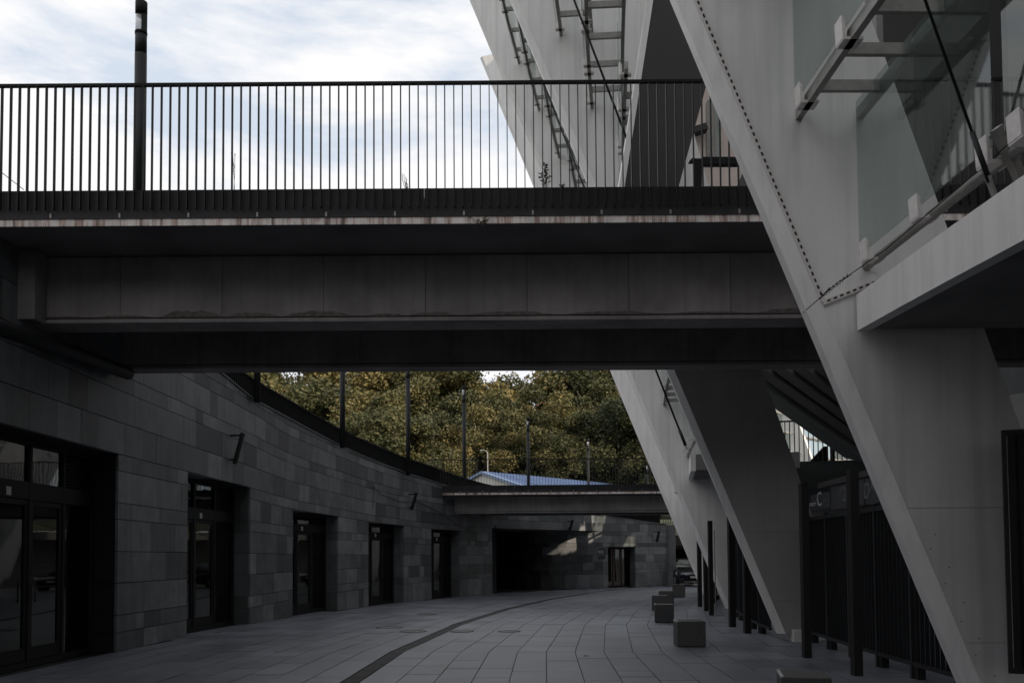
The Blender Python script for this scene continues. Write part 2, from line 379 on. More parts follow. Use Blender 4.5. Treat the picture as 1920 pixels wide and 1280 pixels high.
# ------------------------------------------------------------------ stone wall
wall = empty('stone_wall', (-6.8, 18, 0), 'long curved retaining wall clad in dark grey granite slabs with recessed shopfronts', 'wall')
back = MB(); T = .42
def slabs_between(s0, s1, zb, zt):
    n = max(1, int((s1-s0)/.8))
    for i in range(n):
        a, b = lerp(s0, s1, i/n), lerp(s0, s1, (i+1)/n)
        qa, _, na_ = W.at(a, .05); qb, _, nb_ = W.at(b, .05); qa2 = W.at(a, .05+T)[0]; qb2 = W.at(b, .05+T)[0]
        back.hexa([(qa.x, qa.y, zb(qa.y)), (qb.x, qb.y, zb(qb.y)), (qb2.x, qb2.y, zb(qb.y)), (qa2.x, qa2.y, zb(qa.y)),
                   (qa.x, qa.y, zt(qa.y)), (qb.x, qb.y, zt(qb.y)), (qb2.x, qb2.y, zt(qb.y)), (qa2.x, qa2.y, zt(qa.y))])
cur = W.sy(4)
for s0, s1, lz in OS:
    slabs_between(cur, s0, lambda y: -.03, topz)
    slabs_between(s0, s1, lambda y, lz=lz: zc(lz, y)-.01, topz)
    cur = s1
slabs_between(cur, W.L, lambda y: -.03, topz)
back.build('wall_core', M['joint'], wall)
bricks = []
for ci in range(len(CL)-1):
    zb, zt = CL[ci], CL[ci+1]; thin = zt-zb < .4
    cuts = [W.sy(6)]; intervals = []; cur = W.sy(6)
    for s0, s1, lz in OS:
        if zt <= lz+.01:
            if s0 > cur: intervals.append((cur, s0))
            cur = s1
    intervals.append((cur, W.L))
    for a, b in intervals:
        s = a
        while s < b-1e-3:
            wd = rnd.choice([.36, .6, .6, .76, .76, .9, 1.15]); e = s+wd
            if b-e < .25: e = b
            yb = W.at((s+e)/2)[0].y
            if topz(yb)-.01 > zc(zb, yb)+.03: bricks.append((yb, s, e, zb, zt))
            s = e
bricks.sort(key=lambda q: (q[0] if q[0] > 11.4 else 99))
st = MB()
for k, (_, s, e, zb, zt) in enumerate(bricks):
    j = rnd.uniform(-.003, .003); gx = .002
    qa, qb = W.at(s+gx, j)[0], W.at(e-gx, j)[0]; qa2, qb2 = W.at(s+gx, .046)[0], W.at(e-gx, .046)[0]
    gz = .0065
    za, zb_ = zc(zb, qa.y)+gz, zc(zb, qb.y)+gz; ta, tb = min(zc(zt, qa.y)-gz, topz(qa.y)), min(zc(zt, qb.y)-gz, topz(qb.y))
    ta = max(ta, za+.004); tb = max(tb, zb_+.004)
    t = min(1, max(0, rnd.gauss(.5, .3)))
    hp = [(qa.x, qa.y, za), (qb.x, qb.y, zb_), (qb2.x, qb2.y, zb_), (qa2.x, qa2.y, za), (qa.x, qa.y, ta), (qb.x, qb.y, tb), (qb2.x, qb2.y, tb), (qa2.x, qa2.y, ta)]
    if k < 300: MB().hexa(hp, t).build('stone_slab', M['granite'], wall)
    else: st.hexa(hp, t)
# lower wall inside the garage mouth
GP = Path([(4.57, 44.78), (3.6, 44.35), (2.6, 44.1), (1.7, 44.1), (.9, 45.0), (.2, 47), (-.4, 49.5)], 6)
s = 0
for ci in range(8):
    zb, zt = CL[ci], CL[ci+1]; s = rnd.random()*-.4
    while s < GP.L:
        wd = rnd.choice([.6, .76, .9]); a, b = max(0, s)+.003, min(GP.L, s+wd)-.003; s += wd
        if b-a < .05: continue
        qa, qb = GP.at(a)[0], GP.at(b)[0]; qa2, qb2 = GP.at(a, .08)[0], GP.at(b, .08)[0]; za, ta = zc(zb, 44)+.005, zc(zt, 44)-.005
        if zb == 0: za = 0
        st.hexa([(qa.x, qa.y, za), (qb.x, qb.y, za), (qb2.x, qb2.y, za), (qa2.x, qa2.y, za), (qa.x, qa.y, ta), (qb.x, qb.y, ta), (qb2.x, qb2.y, ta), (qa2.x, qa2.y, ta)], min(1, max(0, rnd.gauss(.4, .3))))
st.build('stone_slabs', M['granite'], wall, kind='stuff')
m = MB(); zl = zc(3.45, 42)
for i in range(8):
    s0, s1, _ = OS[5]; a, b = lerp(s0, s1, i/8), lerp(s0, s1, (i+1)/8); qa, qb = W.at(a, .03)[0], W.at(b, .03)[0]; qa2, qb2 = Vector((qa.x-3, qa.y+9)), Vector((qb.x-3, qb.y+9))
    m.hexa([(qa.x, qa.y, zc(3.45, qa.y)+.002), (qb.x, qb.y, zc(3.45, qb.y)+.002), (qb2.x, qb2.y, zl), (qa2.x, qa2.y, zl), (qa.x, qa.y, zl+.2), (qb.x, qb.y, zl+.2), (qb2.x, qb2.y, zl+.2), (qa2.x, qa2.y, zl+.2)])
m.build('garage_ceiling', M['soffit'], wall)
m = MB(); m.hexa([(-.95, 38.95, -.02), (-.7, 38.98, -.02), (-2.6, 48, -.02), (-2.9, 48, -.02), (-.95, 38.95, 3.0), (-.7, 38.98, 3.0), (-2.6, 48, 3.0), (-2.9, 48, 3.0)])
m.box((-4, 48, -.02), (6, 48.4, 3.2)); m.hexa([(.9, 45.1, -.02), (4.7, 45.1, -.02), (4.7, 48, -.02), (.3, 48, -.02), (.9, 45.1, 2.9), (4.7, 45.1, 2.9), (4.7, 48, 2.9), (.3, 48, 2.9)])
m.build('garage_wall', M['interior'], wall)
# coping
m = MB(); n = 90; sA = W.sy(17)
cop = []
for i in range(60):
    a, b = lerp(sA, W.L, i/60)+.004, lerp(sA, W.L, (i+1)/60)-.004
    qa, qb, qa2, qb2 = W.at(a, -.03)[0], W.at(b, -.03)[0], W.at(a, .42)[0], W.at(b, .42)[0]
    za, zb_ = topz(qa.y)+.003, topz(qb.y)+.003
    MB().hexa([(qa.x, qa.y, za), (qb.x, qb.y, zb_), (qb2.x, qb2.y, zb_), (qa2.x, qa2.y, za), (qa.x, qa.y, za+.03), (qb.x, qb.y, zb_+.03), (qb2.x, qb2.y, zb_+.03), (qa2.x, qa2.y, za+.03)]).build('coping_stone', M['granite'], wall)

# shopfronts
def shopfront(idx, near=False):
    s0, s1, lz = OS[idx]; A, B = W.at(s0)[0], W.at(s1)[0]
    if idx == 0: A = W.at(W.sy(11.0))[0]
    t = (B-A); Ln = t.length; t.normalize(); n = Vector((-t.y, t.x)); D0 = .40
    z1 = lambda a: zc(lz, A.y+t.y*a); k = kz((A.y+B.y)/2); H = zc(lz, (A.y+B.y)/2); zt = 1.6+(2.52-1.6)*k; zm = 1.6+(2.78-1.6)*k
    def bx(a0, a1, d0, d1, z0, zz):
        mm = MB(); pts = [A+t*a0+n*d0, A+t*a1+n*d0, A+t*a1+n*d1, A+t*a0+n*d1]
        zz_ = (lambda a: zz) if not callable(zz) else zz
        mm.hexa([(p.x, p.y, z0) for p in pts]+[(pts[0].x, pts[0].y, zz_(a0)), (pts[1].x, pts[1].y, zz_(a1)), (pts[2].x, pts[2].y, zz_(a1)), (pts[3].x, pts[3].y, zz_(a0))]); return mm
    # stone-lined reveals, far one faces the street's near end
    if idx > 0: 
        for q in range(7):
            zb, ztp = zc(CL[q], A.y), min(zc(CL[q+1], A.y), z1(0)-.01)
            if ztp > zb+.02: bx(-.05, .02, .048, D0+.1, zb+.004 if q else 0, ztp-.004).build('stone_slab', M['granite'], wall)
    for q in range(8):
        zb, ztp = zc(CL[q], B.y), min(zc(CL[q+1], B.y), z1(Ln)-.01)
        if ztp > zb+.02:
            mm = bx(Ln-.02, Ln+.05, .048, D0+.1, zb+.004 if q else 0, ztp-.004); mm.t = [rnd.uniform(.0, .4)]*len(mm.t); mm.build('stone_slab' if idx else 'shaded_reveal', M['granite'] if idx else M['black'], wall)  # near opening's stone reveal blackened to stand in for shade under the bridge
    root = bx(0.02, .09, D0, D0+.1, 0, lambda a: z1(a)-.02)
    u0 = .09; leaf = (Ln-.09-.07)/3 if idx else 1.0
    n_leaf = 3 if idx else 4
    edges = [Ln-.05-leaf*i for i in range(n_leaf+1)][::-1]
    for e in edges: 
        for f_ in (bx(e-.035, e+.035, D0, D0+.1, 0, lambda a: z1(a)-.02),): root.v, root.f, root.t = root.v+f_.v, root.f+[[i+len(root.v) for i in q] for q in f_.f], root.t+f_.t
    for (za, zb) in ((0, .10), (zt, zm), ):
        f_ = bx(edges[0], edges[-1], D0+.003, D0+.097, za, zb); root.v, root.f, root.t = root.v+f_.v, root.f+[[i+len(root.v) for i in q] for q in f_.f], root.t+f_.t
    f_ = bx(edges[0], edges[-1], D0+.003, D0+.097, H-.12, lambda a: z1(a)-.004); root.v, root.f, root.t = root.v+f_.v, root.f+[[i+len(root.v) for i in q] for q in f_.f], root.t+f_.t
    fr = root.build('shopfront', M['black'], wall)
    ceil = bx(0, Ln, .05, D0+.12, H-.002, lambda a: z1(a)+.03)
    for i in range(n_leaf):
        a0, a1 = edges[i]+.035, edges[i+1]-.035
        side = (i == n_leaf-1) or (idx == 0 and i == 0)
        if not side:           # glazed door leaf: frame + pane + handle
            mm = MB()
            for q in (bx(a0+.005, a0+.075, D0+.02, D0+.08, .11, zt-.01), bx(a1-.075, a1-.005, D0+.02, D0+.08, .11, zt-.01), bx(a0+.075, a1-.075, D0+.02, D0+.08, .11, .30), bx(a0+.075, a1-.075, D0+.02, D0+.08, zt-.09, zt-.01)):
                mm.v, mm.f, mm.t = mm.v+q.v, mm.f+[[x+len(mm.v) for x in g] for g in q.f], mm.t+q.t
            mm.build('door_leaf', M['warm_reflect'] if idx == 6 else M['black'], fr)
            bx(a0+.075, a1-.075, D0+.045, D0+.053, .30, zt-.09).build('glass_pane', M['doorglass'], fr)
            hx = a1-.05 if i % 2 else a0+.05
            h0 = A+t*hx+n*(D0-.04)
            MB().tube([(h0.x, h0.y, .98), (h0.x, h0.y, 1.28)], .010, 8).build('door_handle', M['dark_steel'], fr)
        else:
            bx(a0, a1, D0+.045, D0+.053, .10, zt).build('glass_pane', M['doorglass'], fr)
        if i < n_leaf-1 and not (idx == 0 and i == 0):
            bx(a0, a1, D0+.045, D0+.053, zm, H-.12).build('glass_pane', M['doorglass'], fr)
        else:
            mm = MB(); zz = zm+.03
            while zz < H-.15:
                c0, c1 = A+t*(a0)+n*(D0+.01), A+t*(a1)+n*(D0+.01); d0, d1 = A+t*(a1)+n*(D0+.07), A+t*a0+n*(D0+.07)
                mm.hexa([(c0.x, c0.y, zz), (c1.x, c1.y, zz), (d0.x, d0.y, zz+.025), (d1.x, d1.y, zz+.025), (c0.x, c0.y, zz+.01), (c1.x, c1.y, zz+.01), (d0.x, d0.y, zz+.035), (d1.x, d1.y, zz+.035)]); zz += .05
            mm.build('louvre_slats', M['dark_steel'], fr, kind='stuff')
    # sticker over the door
    c = A+t*(edges[1]+.0)+n*(D0-.004); aS = edges[1]+(.25 if idx else .35)
    bx(aS, aS+.12, D0-.003, D0+.001, zt+.03, zt+.15).build('sticker', M['sticker'], fr)
    # room behind
    mm = MB()
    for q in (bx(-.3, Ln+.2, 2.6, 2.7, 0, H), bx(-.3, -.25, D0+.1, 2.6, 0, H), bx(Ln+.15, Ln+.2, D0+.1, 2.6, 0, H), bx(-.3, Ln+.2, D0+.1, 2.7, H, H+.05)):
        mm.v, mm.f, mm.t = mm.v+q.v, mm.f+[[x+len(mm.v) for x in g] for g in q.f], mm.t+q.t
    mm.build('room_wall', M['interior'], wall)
    ceil.build('reveal_soffit', M['soffit'], wall)
for i in range(5): shopfront(i)
shopfront(6)

fw = empty('far_wall', (9, 52, 0), 'dark recessed far wall with a door behind the parked car', 'wall')
MB().hexa([(8.36, 47.55, -.02), (8.8, 47.4, -.02), (9.3, 51.5, -.02), (8.8, 51.5, -.02), (8.36, 47.55, 3.28), (8.8, 47.4, 3.28), (9.3, 51.5, 3.2), (8.8, 51.5, 3.2)]).build('return_wall', M['granite'], fw)
MB().box((8.6, 51.5, -.02), (22, 52, 2.75)).build('wall_panel', M['soffit'], fw)
MB().box((8.4, 49.2, 2.76), (22, 52, 3.2)).build('slab_edge', M['granite'], fw)
for k in range(3): MB().box((8.95+k*.75, 51.42, 0), (9.62+k*.75, 51.49, 2.2)).build('door_leaf', M['dark_steel'], fw)
MB().box((9.0, 51.38, 1.5), (10.3, 51.41, 2.0)).build('glass_pane', M['doorglass'], fw)
me_ = MB().box((-.012, -.012, 0), (.012, .012, .95)).mesh('baluster', M['dark_steel'])
for k in range(90): inst(me_, 'baluster', (8.5+k*.13, 49.3, 3.2), fw)
MB().box((8.4, 49.28, 4.15), (20.3, 49.32, 4.2)).build('handrail', M['dark_steel'], fw)

# wall lamps (slim black bars tilted off the wall)
def wall_light(u, v0, v1, y, label):
    q, tg, nr = W.at(W.sy(y)); zt = 1.6+(1047-v0)*y/F; zb = 1.6+(1047-v1)*y/F; out = -nr
    r_ = empty('wall_light', (q.x, q.y, zb), label, 'wall lamp', 'slim black wall lamps')
    tp = Vector((q.x+out.x*.30, q.y+out.y*.30, zt)); bt = Vector((q.x+out.x*.10, q.y+out.y*.10, zb))
    MB().beam(bt, tp, .14, .06, up=Vector((out.x, out.y, 0))).build('lamp_housing', M['black'], r_, bevel=.008)
    MB().beam((q.x, q.y, zt-.05), tp-Vector((0, 0, .06)), .04, .04).build('bracket', M['black'], r_); MB().beam((q.x, q.y, zb+.1), bt+Vector((0, 0, .1)), .04, .04).build('bracket', M['black'], r_)
wall_light(424, 810, 868, 20.6, 'slim black bar lamp tilted off the stone wall above the nearer shopfronts')
wall_light(768, 925, 957, 32.3, 'slim black bar lamp on the stone wall just left of the far footbridge')
wall_light(1062, 978, 997, 43.0, 'small black bar lamp above the dark garage opening')
wall_light(1240, 1000, 1020, 47.0, 'small black bar lamp at the far right end of the stone wall')
# thin cable sagging on the wall under the far bridge end
def wpt(y, z, o=-.012): q = W.at(W.sy(y), o)[0]; return (q.x, q.y, z)
tag(MB().tube([wpt(29.6, 3.3), wpt(29.62, 4.0), wpt(30.2, 3.8), wpt(31.5, 3.62), wpt(33, 3.7), wpt(34.6, 3.4), wpt(36, 2.95), wpt(37.3, 2.62), wpt(38.5, 2.6)], .008, 5).build('wall_cable', M['black']), 'thin black cable sagging across the stone wall above the shopfronts', 'cable')

# arrow sign on the far wall
q, tg, nr = W.at(W.sy(44.85)); 
c = P(1120, 1027, 44.6); c2 = P(1137, 1048, 44.6)
sg = empty('arrow_sign', (c.x, 44.4, c2.z), 'small dark arrow shaped sign on the far stone wall left of the double door', 'sign')
x0, x1, z0, z1 = c.x, c2.x, c2.z, c.z
ys0, dy = 44.22, .62
def sp(x, z, o=0): return (x, ys0+(x-x0)*dy-o, z)
MB().prism([sp(x0, z0), sp(x1-.1, z0), sp(x1, (z0+z1)/2), sp(x1-.1, z1), sp(x0, z1)], (-.03*.4, -.09, 0)).build('sign_panel', M['sign'], sg)
text('ВІЗ', .19, M['letter'], 'lettering', sg, sp((x0+x1)/2-.08, z1-.2, .10), (1, dy, 0), (0, 0, 1))
text('ПІД АРКОЮ', .085, M['letter_dim'], 'lettering', sg, sp((x0+x1)/2-.03, z1-.36, .10), (1, dy, 0), (0, 0, 1))

# ------------------------------------------------------------------ railing along the wall top
rl = empty('wall_top_railing', (-6.8, 18, 5.9), 'black metal bar railing running along the top of the curved stone wall', 'railing')
bar = MB().box((-.006, -.03, 0), (.006, .03, .66)).mesh('baluster', M['dark_steel'])
sA, sB = W.sy(17.0), W.L-.3; nb = 298
for i in range(nb):
    s = lerp(sA, sB, i/(nb-1)); q, tg, nr = W.at(s, .22); inst(bar, 'baluster', (q.x, q.y, topz(q.y)-.02), rl, math.atan2(tg.y, tg.x))
for (z0, z1, nm) in ((.62, .66, 'handrail'), (0.03, .10, 'bottom_rail')):
    m = MB()
    for i in range(60):
        a, b = lerp(sA, sB, i/60), lerp(sA, sB, (i+1)/60); qa, qb, qa2, qb2 = W.at(a, .18)[0], W.at(b, .18)[0], W.at(a, .26)[0], W.at(b, .26)[0]; za, zb_ = topz(qa.y), topz(qb.y)
        m.hexa([(qa.x, qa.y, za+z0), (qb.x, qb.y, zb_+z0), (qb2.x, qb2.y, zb_+z0), (qa2.x, qa2.y, za+z0), (qa.x, qa.y, za+z1), (qb.x, qb.y, zb_+z1), (qb2.x, qb2.y, zb_+z1), (qa2.x, qa2.y, za+z1)])
    m.build(nm, M['black'], rl)
m = MB()
for i in range(60):
    a, b = lerp(sA, sB, i/60), lerp(sA, sB, (i+1)/60); qa, qb, qa2, qb2 = W.at(a, .252)[0], W.at(b, .252)[0], W.at(a, .262)[0], W.at(b, .262)[0]; za, zb_ = topz(qa.y), topz(qb.y)
    m.hexa([(qa.x, qa.y, za), (qb.x, qb.y, zb_), (qb2.x, qb2.y, zb_), (qa2.x, qa2.y, za), (qa.x, qa.y, za+.62), (qb.x, qb.y, zb_+.62), (qb2.x, qb2.y, zb_+.62), (qa2.x, qa2.y, za+.62)])
m.build('kick_plate', M['dark_steel'], rl)

# ------------------------------------------------------------------ footbridges
def bridge(y0, X0, X1, zr, zf, zfb, zl, beams, panelx, pw, label, gap=.116, skew=0, depth=5.1, bw=.012, bd=.05):
    """y0 front edge; zr rail top, zf fascia top, zfb fascia bottom, zl slab bottom; beams = [(y_front, y_back, z_bottom)]"""
    b = empty('footbridge', ((X0+X1)/2, y0, zl), label, 'footbridge')
    def Y(x): return y0+skew*(x-X0)
    def sk(x0, x1, ya, yb, za, zb, t=.5): 
        return MB().hexa([(x0, Y(x0)+ya, za), (x1, Y(x1)+ya, za), (x1, Y(x1)+yb, za), (x0, Y(x0)+yb, za), (x0, Y(x0)+ya, zb), (x1, Y(x1)+ya, zb), (x1, Y(x1)+yb, zb), (x0, Y(x0)+yb, zb)], t)
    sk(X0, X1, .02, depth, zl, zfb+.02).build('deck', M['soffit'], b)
    nseg = max(1, int((X1-X0)/3))
    for i in range(nseg): sk(lerp(X0, X1, i/nseg)+.003, lerp(X0, X1, (i+1)/nseg)-.003, 0, .018, zl-.003, zfb-.002, .5).build('edge_strip', M['stained'], b)
    for i in range(nseg): sk(lerp(X0, X1, i/nseg)+.002, lerp(X0, X1, (i+1)/nseg)-.002, .03, .06, zfb, zf).build('fascia_panel', M['fascia'], b)
    sk(X0, X1, -.012, .07, zfb-.002, zfb+.012).build('drip_trim', M['fascia'], b)
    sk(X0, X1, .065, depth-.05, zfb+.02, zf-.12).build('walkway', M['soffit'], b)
    sk(X0, X1, depth-.04, depth, zfb, zf).build('fascia_panel', M['fascia'], b)
    sk(X0, X1, -.035, .015, zr-.035, zr).build('handrail', M['black'], b)
    me = MB().box((-bw/2, -bd/2, 0), (bw/2, bd/2, zr-.036-(zfb+.12))).mesh('baluster', M['dark_steel'])
    n = int((X1-X0)/gap)
    for i in range(min(n, 290)): x = X0+.05+i*gap; inst(me, 'baluster', (x+rnd.uniform(-.002, .002), Y(x)-.01+.0, zfb+.12), b)
    bolt = MB().box((-.012, -.016, -.03), (.012, 0, .03)).mesh('bolt', M['galv'])
    x = X0+.4
    while x < X1: inst(bolt, 'bolt', (x, Y(x)+.03, zfb+.05), b); x += .9
    for (ya, yb, zb) in beams:
        sk(X0, X1, ya+.05, yb-.02, zb+.06, zl-.004).build('beam', M['joint'], b)
        sk(X0, X1, ya+.008, yb, zb, zb+.055).build('beam_flange', M['concrete'], b)
        xs_ = [X0]; x = panelx
        while x-pw > X0: x -= pw
        while x < X1: xs_.append(x); x += pw
        xs_.append(X1); xs_ = sorted(set(xs_))
        for p_, q_ in zip(xs_, xs_[1:]):
            if q_-p_ > .1: sk(p_+.004, q_-.004, ya, ya+.048, zb+.075, zl-.02, rnd.random()).build('facing_panel', M['concrete'], b)
    return b
B1 = bridge(11.3, -8.2, 9.5, 7.83, 6.43, 6.04, 5.95, [(1.14, 1.67, 4.985), (4.14, 4.54, 4.975)], -5.58, 1.455, 'near dark footbridge spanning overhead with thin black balusters and rust stained concrete edge', depth=5.0)
rb = empty('shade_deck', (0, -9, 4), 'plain deck added over the camera to darken the foreground, outside the picture', 'footbridge')
MB().box((-7.5, -7.5, 5.95), (9.5, 3.2, 6.4)).build('deck', M['soffit'], rb); MB().box((-7.5, -7.0, 4.98), (9.5, -6.5, 5.94)).build('beam', M['concrete'], rb); MB().box((-7.5, 1.7, 4.98), (9.5, 2.1, 5.94)).build('beam', M['concrete'], rb)  # added deck and beams, out of view, to shade the near floor and fin
# chipped, scalloped lower edge of the near beam
x = -6.75; seg = 0
while x < 5.2:
    w_ = rnd.uniform(.5, 1.4); n = 14; top = []; a_ = rnd.uniform(.02, .085)
    for i in range(n+1):
        e_ = min(1, i/3, (n-i)/3); top.append((x+w_*i/n, 12.436, 5.060+e_*(a_*(.45+.55*math.sin(math.pi*i/n*rnd.choice([1, 1, 1])))+rnd.uniform(-.012, .012)*a_/.06)))
    top = [(p[0], p[1], max(5.058, p[2])) for p in top]
    MB().prism([(x, 12.436, 5.052)]+top[1:-1]+[(x+w_, 12.436, 5.052)], (0, -.005, 0)).build('spalled_patch', M['spall'], B1)
    x += w_*rnd.uniform(.85, 1.25)

B2 = bridge(34.9, -3.35, 10.5, 5.5, 4.46, 4.17, 4.09, [(1.0, 1.5, 3.40), (3.6, 4.0, 3.42)], -.97, 1.95, 'far footbridge crossing between the curved stone wall and the white fins', depth=4.6, skew=-.012, gap=.116)

# pipe under the near bridge along the wall
p0, p1 = P(-40, 575, 9.8), P(213, 702, 15.0)
pp = MB().tube([(-6.55, 9.2, 4.45), (-6.60, 13.0, 4.72), (-6.62, 15.1, 4.82)], .11, 16).build('drain_pipe', M['dark_steel'], smooth=True); tag(pp, 'thick dark round pipe fixed along the top of the stone wall under the near footbridge', 'pipe')
for z_, xx in ((6.0-.3, 0), (5.45, 0)):
    pass
for (u, v, lab) in ((4, 482, 'upper round conduit end at the left edge under the bridge'), (-2, 508, 'lower round conduit end at the left edge under the bridge')):
    c = P(u, v, 11.9); o = MB(); n = 20; 
    for i in range(n):
        a0, a1 = 2*math.pi*i/n, 2*math.pi*(i+1)/n
        def rp(a, r_, y): return (c.x+r_*math.cos(a), y, c.z+r_*math.sin(a))
        o.hexa([rp(a0, .07, 11.9), rp(a1, .07, 11.9), rp(a1, .095, 11.9), rp(a0, .095, 11.9), rp(a0, .07, 12.3), rp(a1, .07, 12.3), rp(a1, .095, 12.3), rp(a0, .095, 12.3)])
    tag(o.build('conduit', M['galv'], loc=c), lab, 'pipe', 'conduit ends under the near bridge')
tag(MB().box((-6.86, 12.1, 4.95), (-6.62, 12.40, 5.94)).build('bridge_bearing', M['soffit'], bevel=.01, loc=(-6.7, 12.2, 4.95)), 'short concrete pilaster carrying the left end of the near footbridge', 'pilaster')

# ------------------------------------------------------------------ lamp posts
def lamp_post(u, y, ztop, zbase, label):
    x = P(u, 800, y).x
    r_ = empty('lamp_post', (x, y, zbase), label, 'lamp post', 'tall black lamp posts')
    ztop = P(u, ztop, y).z if ztop > 20 or ztop == 5 else ztop; R0 = .082; zh = ztop-.78
    MB().tube([(x, y, zbase), (x, y, zh+.02)], R0, 20).build('pole', M['dark_steel'], r_, smooth=True)
    MB().tube([(x, y, zh+.022), (x, y, zh+.35)], R0-.002, 20).build('upper_pole', M['dark_steel'], r_, smooth=True)
    MB().tube([(x, y, zh+.31), (x, y, zh+.345)], R0+.003, 20).build('collar', M['black'], r_, smooth=True)
    MB().tube([(x-.018, y, zh+.34), (x-.018, y, ztop-.19)], .06, 16).build('glass_tube', M['lampglass'], r_, smooth=True)
    MB().prism([(x+.025, y-.055, zh+.35), (x+.075, y-.03, zh+.35), (x+.082, y, zh+.35), (x+.075, y+.03, zh+.35), (x+.025, y+.055, zh+.35)], (0, 0, .30)).build('strut', M['dark_steel'], r_)
    m = MB().tube([(x, y, ztop-.17), (x, y, ztop)], R0, 20); m.tube([(x-.012, y, ztop-.20), (x-.012, y, ztop-.169)], R0-.02, 20); m.build('cap', M['black'], r_, smooth=True)
lamp_post(256.5, 12.25, 5, 6.2, 'nearest tall black lamp post standing on the near footbridge against the sky')
lamp_post(482, 21.8, 9.1, 5.5, 'black lamp post cut off by the bridge, leftmost of the row on the curved wall')
lamp_post(642, 27.0, 9.0, 5.0, 'black lamp post in front of the trees, second from the left along the curved wall')
lamp_post(765, 31.9, 8.9, 4.6, 'black lamp post in front of the trees just left of the far footbridge')
lamp_post(870, 37.4, 722, 4.1, 'black lamp post with lit looking glass top behind left part of the far footbridge')
lamp_post(990, 46, 782, 3.9, 'black lamp post in front of the blue roofed building')
lamp_post(1102.5, 54.5, 822, 4.0, 'small far lamp post between the blue roof and the white fins')
lamp_post(1213, 62, 868, 4.2, 'farthest small lamp post close beside the white fins')

# ------------------------------------------------------------------ white inclined fins
R0S = {-1: 77.9, 1: 77.37, 2: 77.2, 3: 77.47, 4: 78.42, 5: 78.7, 6: 79.0, 7: 79.4}
def bdeg(n): return -.37+6*(n-1)
def redge(n, z): return R0S[n]+.395*z
def fin(n, ztop, label, zbot=.13):
    deg = bdeg(n); a = R(deg); rd = Vector((-math.cos(a), math.sin(a), 0)); tn = Vector((math.sin(a), math.cos(a), 0)); C = Vector((CX, CY, 0))
    base = C+rd*(R0S[n]-.6)
    f = empty('white_fin', base, label, 'fin column', 'white inclined fin columns')
    def q(r, o, z): p = C+rd*r+tn*o; return (p.x, p.y, z)
    th = .34
    def wd(z): return 1.25+.062*z if n != 2 or z < 5 else 1.57+.145*(z-5)
    # web: built in stacked plates with a fine seam between
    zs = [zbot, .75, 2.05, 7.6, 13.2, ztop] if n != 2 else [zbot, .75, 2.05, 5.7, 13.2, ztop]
    def body(z0, z1, o0, o1, r_in=None):
        m = MB(); e0, e1 = redge(n, z0), redge(n, z1)
        if z0 < .2: i0 = e0-.14
        else: i0 = e0-wd(z0)
        i1 = e1-wd(z1)
        return m.hexa([q(i0, o0, z0), q(e0, o0, z0), q(e0, o1, z0), q(i0, o1, z0), q(i1, o0, z1), q(e1, o0, z1), q(e1, o1, z1), q(i1, o1, z1)])
    for k, (z0, z1) in enumerate(zip(zs, zs[1:])):
        body(z0, z1-(.004 if k < len(zs)-2 else 0), 0, th).build('web_plate', M['shaded_web'] if n == 2 and z1 < 6 else M['white'], f)  # second fin's lower plates take the shade-toned colour
    # outer nose, chamfered towards the street
    nose = MB()
    ns = [(0.002, 0.0), (.13, .10), (.13, th-.10), (.002, th)]
    for (za, zb) in [(zbot, ztop)]:
        k = len(nose.v); nose.v += [q(redge(n, za)+r_, o, za) for r_, o in ns]+[q(redge(n, zb)+r_, o, zb) for r_, o in ns]
        nose.f += [[k+3, k+2, k+1, k], [k+4, k+5, k+6, k+7]]+[[k+i, k+(i+1) % 4, k+4+(i+1) % 4, k+4+i] for i in range(4)]; nose.t += [.5]*6
    nose.build('nose_plate', M['white'], f)
    if n in (1, 2, 3, 4):
        e = redge(n, 0); m = MB(); m.hexa([q(e-.26, -.22, -.01), q(e-.04, -.22, -.01), q(e-.04, .3, -.01), q(e-.26, .3, -.01), q(e-.26, -.22, .22), q(e-.06, -.22, .22), q(e-.06, .3, .22), q(e-.26, .3, .22)])
        m.build('plinth', M['stopper'], f)
    return f, q
labs = {1: 'nearest huge white inclined steel fin filling the right side of the picture', 2: 'second white inclined fin whose lower face is toned dark for shade behind the bridge', 3: 'third white inclined fin from the camera', 4: 'fourth white inclined fin, leftmost seen under the near bridge', 5: 'fifth white fin, almost hidden behind the nearer ones', 6: 'sixth white fin far round the curve', 7: 'farthest white fin round the curve, seen through the concourse'}
fins = {}
R0S[8] = 79.4; R0S[9] = 79.4; R0S[10] = 79.4; labs[8] = 'white fin beyond the seventh, glimpsed through the concourse gap'; labs[9] = 'ninth white fin, glimpsed through the concourse gap beside the stand underside'; labs[10] = 'tenth white fin, last one of the curve'; R0S[0] = 77.5; R0S[-1] = 77.7; labs[0] = 'unseen white inclined fin beside the camera, added to block low sky'; labs[-1] = 'unseen white inclined fin behind the camera, added to block low sky'
for n in (-1, 0, 1, 2, 3, 4, 5, 6, 7, 8, 9, 10): fins[n] = fin(n, {-1: 20, 0: 20, 1: 20, 2: 20, 3: 20.5, 4: 22.2, 5: 20, 6: 20, 7: 20, 8: 20, 9: 20, 10: 20}[n], labs[n])  # first two fins are added out of view to block low sky
for k_ in range(9):      # fixings near the foot of the nearest fin
    z_ = .45+.17*k_+rnd.uniform(-.02, .02); r_ = redge(1, z_)-(.06 if k_ % 2 else .16); MB().tube([fins[1][1](r_, .001, z_), fins[1][1](r_, -.006, z_)], .008, 8).build('bolt', M['galv'], fins[1][0])
